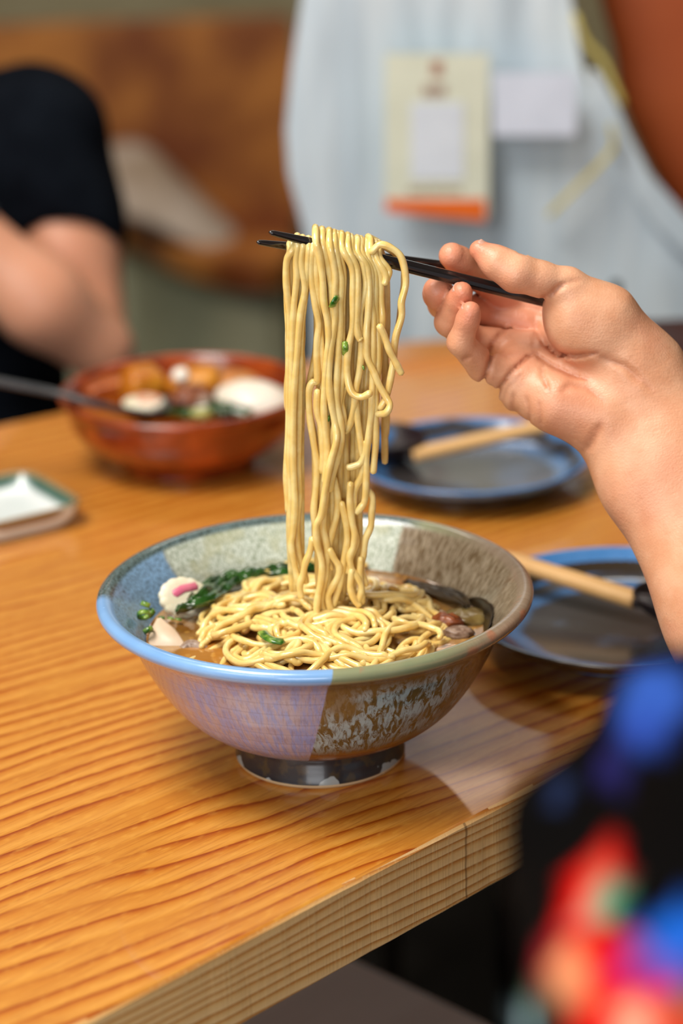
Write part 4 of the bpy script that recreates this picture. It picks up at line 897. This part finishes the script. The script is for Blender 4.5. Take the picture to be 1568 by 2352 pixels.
strip([(1322, 40), (1345, 95), (1385, 140), (1408, 190), (1428, 235)], .0085, YC-.012, ym, 'yellow_piping', gown)
def card(rect, Y0, th, mat, name, parent=None, skew=0):
    (x0, y0, x1, y1) = rect; f = [ony(x0, y0, Y0), ony(x1, y0, Y0), ony(x1, y1+skew, Y0), ony(x0, y1, Y0)]; V = [tuple(p) for p in f]+[(p[0], p[1]+th, p[2]) for p in f]
    o = mesh(name, V, [(3, 2, 1, 0), (4, 5, 6, 7), (0, 1, 5, 4), (1, 2, 6, 5), (2, 3, 7, 6), (3, 0, 4, 7)], mat, smooth=False); return par(o, parent) if parent else o
poster = empty('menu_card', tuple(ony(1000, 300, .90))); tag(poster, 'upright cream menu card with orange bar pinned on the pale cloth', 'card')
mk = lambda n, c: mottled(n, srgb(*c), srgb(*[min(255, q+6) for q in c]), 30, .6)
YP = YC-.034
card((884, 124, 1122, 478), YP, .002, mk('card_cream', (214, 220, 202)), 'paper', poster, 18)
card((886, 458, 1114, 486), YP-.0012, .001, mk('orange', (232, 104, 14)), 'orange_bar', poster, 22)
card((944, 236, 1064, 412), YP-.0012, .001, mk('label_white', (214, 224, 236)), 'white_label', poster)
card((990, 140, 1016, 174), YP-.0012, .001, mk('emblem_brown', (166, 120, 100)), 'emblem', poster)
for i, (x0, x1) in enumerate(((972, 986), (990, 1004), (1008, 1022))): card((x0, 196, x1, 220), YP-.0012, .001, mk('print_brown', (160, 128, 116)), 'printed_mark', poster)
for i, (x0, x1) in enumerate(((938, 978), (984, 1018), (1022, 1058))): card((x0, 430, x1, 442), YP-.0012, .001, mk('print_tan', (172, 160, 136)), 'printed_line', poster)
pp = card((1132, 168, 1322, 312), YP, .0015, mk('paper_white', (212, 222, 240)), 'paper_sheet'); tag(pp, 'blank white paper sheet pinned right of the menu card', 'paper')
# rail that the cloth hangs from, above the frame
rail = empty('clothes_rail', (.1, .95, ZF)); tag(rail, 'dark clothes rail carrying the pale cloth behind the table', 'rack')
zt = ony(1000, -700, .94)[2]
for x in (.05, .17): par(mesh('post', *tube([(x, .972, ZF), (x, .972, zt+.02)], .010, 12, True), leg_m), rail)
par(mesh('crossbar', *tube([(-.02, .965, zt), (.34, .965, zt)], .008, 12), leg_m), rail)

# ------------------------------------------------------------------ rust-brown chair at the right, dark trays behind the wrist
rust = NT('rust_leather', .55); v = rust.coord(); rust.set(Base_Color=rust.mix(rust.noise(v, 9, 3), srgb(140, 50, 10), srgb(180, 88, 30)))
def wall_shape(rows, Y0, th, mat, name, rnd=.02):
    nz, nx = 60, 30; ys = np.linspace(rows[0][0], rows[-1][0], nz+1); L = np.interp(ys, [r[0] for r in rows], [r[1] for r in rows]); Rr = np.interp(ys, [r[0] for r in rows], [r[2] for r in rows])
    ker = np.ones(5)/5; L = np.convolve(np.pad(L, 2, 'edge'), ker, 'valid'); Rr = np.convolve(np.pad(Rr, 2, 'edge'), ker, 'valid'); V = []; Fc = []; ns = 2*nx
    for i in range(nz+1):
        a, b = ony(L[i], ys[i], Y0), ony(Rr[i], ys[i], Y0); vt = min(1, min(i, nz-i)/4+.35)
        for k in range(ns):
            an = 2*PI*k/ns; cx_ = math.copysign(abs(math.cos(an))**.5, math.cos(an)); sy_ = math.copysign(abs(math.sin(an))**.6, math.sin(an)); m_ = (a+b)/2; h = (b-a)/2; V.append((m_[0]+h[0]*cx_, Y0+th*.5+th*.5*sy_*vt, m_[2]+h[2]*cx_))
    for i in range(nz):
        for k in range(ns): k2 = (k+1) % ns; Fc.append((i*ns+k, (i+1)*ns+k, (i+1)*ns+k2, i*ns+k2))
    Fc.append(tuple(range(ns))); Fc.append(tuple(nz*ns+k for k in range(ns))[::-1]); return mesh(name, V, Fc, mat)
YR = 1.02
ch = empty('chair', (.45, YR, ZF)); tag(ch, 'rust-brown leather chair back behind the pale cloth at the right', 'chair')
par(wall_shape([(-420, 1500, 2300), (-300, 1400, 2400), (-60, 1380, 2450), (30, 1388, 2450), (90, 1410, 2450), (140, 1425, 2450), (240, 1430, 2450), (400, 1500, 2450), (560, 1600, 2450), (900, 1640, 2420), (1100, 1700, 2350)], YR, .07, rust.m, 'backrest'), ch)
xa = ony(1640, 1000, YR)[0]; zb_ = ony(1640, 1100, YR)[2]
par(mesh('seat', *box(xa, xa+.5, YR+.03, YR+.47, zb_-.04, zb_+.04, .01), rust.m), ch)
for lx in (xa+.04, xa+.46):
    for ly in (YR+.06, YR+.43): par(mesh('leg', *box(lx-.018, lx+.018, ly-.018, ly+.018, ZF, zb_-.04), leg_m, smooth=False), ch)
teal = mottled('dark_teal_tray', srgb(14, 26, 32), srgb(34, 46, 52), 20, .3)
# stacked dark trays standing on the table's far right
tc = ony(1600, 790, .66)
for i in range(3):
    c_ = onz(1665, 900, 0); w_, d_ = .075, .05; z0 = .0002+i*.0140
    o = mesh('tray', *prism([(c_[0]-w_, c_[1]-d_), (c_[0]+w_, c_[1]-d_), (c_[0]+w_, c_[1]+d_), (c_[0]-w_, c_[1]+d_)], z0, z0+.0135, .002), teal, smooth=False)
    tag(o, ('lowest', 'middle', 'topmost')[i]+' of the stacked dark teal trays behind the wrist', 'tray', 'stacked dark trays')
o = mesh('bottle_cap', *lathe(smooth_prof([(.0004, 0), (.008, 0), (.009, .004), (.0085, .028), (.005, .040), (.004, .052), (.0004, .053)], 3), 24), teal, loc=(onz(1412, 800, 0)[0], onz(1412, 800, 0)[1], 0)); o.name = 'sauce_bottle'; tag(o, 'small dark sauce bottle just behind the top of the wrist', 'bottle')

# ------------------------------------------------------------------ the diner on the left in a black T-shirt
YL = .84
pl = lambda px, py, Y: ony(px, py, Y)
pk2 = 1/FPX*1.93
din = empty('person', (-.36, .95, ZF)); tag(din, 'person in black T-shirt sitting behind the table at the left', 'person')
elL = pl(205, 800, YL+.02); shL = pl(95, 330, YL+.10); haL = pl(-190, 420, YL-.02)
def armL(P):
    d = cone_d(P, shL, pl(150, 560, YL+.07), .045, .041); d = smin(d, cone_d(P, pl(165, 590, YL+.07), pl(212, 775, YL+.03), .040, .030), .02)
    d = smin(d, cone_d(P, pl(228, 800, YL+.005), pl(90, 690, YL-.02), .029, .031), .008); d = smin(d, cone_d(P, pl(90, 690, YL-.02), haL, .031, .022), .03)
    h = np.array(haL)
    d = smin(d, cone_d(P, h, h+[-.05, -.01, .04], .023, .026), .01)
    for i in range(4): 
        b = h+np.array([-.055, -.03+i*.018, .05]); d = smin(d, cone_d(P, b, b+[-.03, -.004, .02], .0085, .008), .004); d = smin(d, cone_d(P, b+[-.03, -.004, .02], b+[-.03, -.01, -.005], .008, .007), .003)
    d = smin(d, cone_d(P, h+[-.02, -.02, .03], h+[-.05, -.045, .045], .011, .009), .006)
    d = smin(d, cone_d(P, shL, np.array(shL)+[-.30, .02, 0], .05, .05), .03); t = np.array(shL)+[-.16, .03, -.10]
    d = smin(d, cone_d(P, t, t+[0, 0, -.38], .085, .09), .03); 
    t2 = t+np.array([-.07, 0, -.42]); t3 = t+np.array([.07, 0, -.42])
    for q_ in (t2, t3):
        d = smin(d, cone_d(P, q_, q_+[0, -.30, 0], .075, .055), .03); d = smin(d, cone_d(P, q_+[0, -.30, 0], [q_[0], q_[1]-.32, ZF+.06], .055, .035), .02)
        d = smin(d, cone_d(P, [q_[0], q_[1]-.32, ZF+.035], [q_[0], q_[1]-.42, ZF+.03], .032, .028), .02)
    return d
skL = NT('skin_arm', .45, Subsurface_Weight=.15, Subsurface_Scale=.01); skL.set(Base_Color=skL.mix(skL.noise(skL.coord(), 14, 3), srgb(206, 140, 108), srgb(222, 164, 134)))
s_ = np.array(shL); t_ = s_+[-.16, .03, -.10]
ab_, _ = body('body', armL, (s_[0]-.42, t_[1]-.55, ZF), (pl(310, 0, YL)[0]+.03, s_[1]+.16, s_[2]+.08), .0075, skL.m)
blackc = mottled('black_tshirt', (.0025, .0035, .006, 1), (.005, .007, .011, 1), 20, .95, bump=.2, Specular_IOR_Level=.05)
def shirt(P):
    d = cone_d(P, s_+[0, 0, -.006], pl(142, 560, YL+.075), .060, .055); cut = cone_d(P, pl(165, 668, YL+.02), pl(195, 740, YL+.02), .058, .050)
    a = s_+np.array([-.02, 0, 0]); d = smin(d, cone_d(P, a, a+[-.30, .02, .01], .064, .064), .03)
    t = s_+np.array([-.13, .03, -.08]); d = smin(d, cone_d(P, t, t+[0.02, 0, -.40], .115, .150), .04); d = np.maximum(d, -cut)
    d = d+.003*np.sin(P[:, 2]*70+P[:, 0]*40); return d
def shirt_fit(P): return shirt(P)
sh_, _ = body('tshirt', shirt_fit, (s_[0]-.42, s_[1]-.17, s_[2]-.66), (s_[0]+.14, s_[1]+.20, s_[2]+.08), .0075, blackc)
trm = mottled('dark_trousers', (.004, .005, .01, 1), (.008, .01, .016, 1), 20, .95, Specular_IOR_Level=.05)
def trou(P):
    t = s_+np.array([-.16, .03, -.10]); d = None
    for q_ in (t+np.array([-.07, 0, -.42]), t+np.array([.07, 0, -.42])):
        for a, b, ra, rb2 in ((q_, q_+[0, -.30, 0], .088, .068), (q_+[0, -.30, 0], np.array([q_[0], q_[1]-.32, ZF+.09]), .068, .048)):
            e = cone_d(P, a, b, ra, rb2); d = e if d is None else smin(d, e, .02)
    return d
tr_, _ = body('trousers', trou, (s_[0]-.38, s_[1]-.45, ZF+.02), (s_[0]+.05, s_[1]+.15, s_[2]-.38), .01, trm)
hdl = head(s_+np.array([-.15, .01, .26]), .2, -1, skL.m)
brm = NT('steel', .25, Metallic=.9); brm.set(Base_Color=srgb(190, 200, 210)); h_ = np.array(haL); ax_ = (h_-np.array(pl(90, 690, YL-.02))); ax_ /= np.linalg.norm(ax_); wc = np.array(pl(-12, 482, YL-.045))
ring_ = []
a1 = np.cross(ax_, [0, 1, 0]); a1 /= np.linalg.norm(a1); a2 = np.cross(ax_, a1)
wc0 = h_+(wc-h_)@ax_*ax_
br = mesh('bracelet', *tube([wc0+a1*.0265*math.cos(t)+a2*.0265*math.sin(t) for t in np.linspace(0, 2*PI, 40)], .0035, 8, False), brm.m); 
for o in (ab_, sh_, tr_, br)+hdl: par(o, din)
din['label'] = 'person in black T-shirt sitting behind the table at the left, elbow lowered'
stool = empty('stool', (t_[0], t_[1]+.02, ZF)); tag(stool, 'dark stool under the person in the black T-shirt', 'stool'); zs = t_[2]-.42-.085-ZF
mesh('seat', *lathe(smooth_prof([(.0004, zs-.03), (.15, zs-.03), (.16, zs-.015), (.15, zs), (.0004, zs)], 3), 32), leg_m, stool)
for a in range(4): mesh('leg', *tube([(.12*math.cos(a*PI/2+.7), .12*math.sin(a*PI/2+.7), 0), (.10*math.cos(a*PI/2+.7), .10*math.sin(a*PI/2+.7), zs-.02)], .012, 8), leg_m, stool)

# ------------------------------------------------------------------ wooden booth far behind on the left
bw = NT('booth_wood', .5); v = bw.coord(); n1 = bw.noise(bw.map(v, (1, 1, .8)), 7, 4); bw.set(Base_Color=bw.mix(bw.step(n1, .3, .7), srgb(108, 50, 10), srgb(176, 112, 46))); bw = bw.m
bo = empty('booth_bench', (-.3, 2.5, ZF)); tag(bo, 'brown wooden booth bench with curved front edge far behind at left', 'bench')
YB = 2.55
V = []; Fc = []
pa = ony(-500, 30, YB); pb = ony(672, 45, YB); pc = ony(-500, 470, YB)
par(mesh('backrest', *box(-1.3, pb[0], YB, YB+.05, -.42, pb[2], .008), bw, smooth=False), bo)
# seat with a rounded outline seen from above
zs = ony(400, 560, 2.35)[2]
edge = [onz(-600, 430, zs), onz(0, 452, zs), onz(250, 505, zs), onz(400, 572, zs), onz(520, 605, zs), onz(600, 612, zs), onz(655, 600, zs)]
E_ = catmull([(e[0], e[1], 0) for e in edge], 6)[:, :2]; poly = [tuple(e) for e in E_]+[(pb[0], YB), (-1.3, YB)]; poly[0] = (-1.3, poly[0][1])
par(mesh('seat', *prism(poly, zs-.035, zs), bw, smooth=False), bo)
wallm = mottled('booth_base', srgb(146, 150, 126), srgb(180, 178, 148), 4, .8)
inn_ = [(x, min(YB-.01, y+.06)) for x, y in poly[:-2]]+[(pb[0]-.02, YB), (-1.28, YB)]
par(mesh('base', *prism(inn_, ZF, zs-.035), wallm, smooth=False), bo)
cu = mottled('grey_cushion', srgb(140, 122, 104), srgb(166, 152, 140), 12, .7)
c0 = onz(410, 520, zs+.02)
cpoly = [ony(230, 330, YB-.02), ony(330, 330, YB-.02), ony(430, 420, YB-.05), ony(560, 545, YB-.12), ony(575, 585, YB-.18), ony(480, 580, YB-.22), ony(350, 520, YB-.20), ony(240, 470, YB-.16)]
Vc = [tuple(p) for p in cpoly]; m_ = np.mean(cpoly, 0)
Cv = []; Cf = []; ringN = 40; pp_ = catmull(list(cpoly)+[cpoly[0]], 5)[:-1]; ringN = len(pp_)
for (f_, dz) in ((0, .028), (.55, .026), (.85, .016), (1, 0), (.9, -.016), (.5, -.028), (0, -.03)):
    for p in pp_: q = m_+(p-m_)*f_; Cv.append((q[0], q[1]-dz, q[2]+dz*.5))
for i in range(6):
    for k in range(ringN): k2 = (k+1) % ringN; Cf.append((i*ringN+k, i*ringN+k2, (i+1)*ringN+k2, (i+1)*ringN+k))
cuo = mesh('cushion', Cv, Cf, cu); tag(cuo, 'grey-beige cushion slumped on the booth bench far behind', 'cushion')
# grey partition between booth and cloth
gm = mottled('grey_panel', srgb(128, 124, 118), srgb(150, 146, 140), 4, .8)
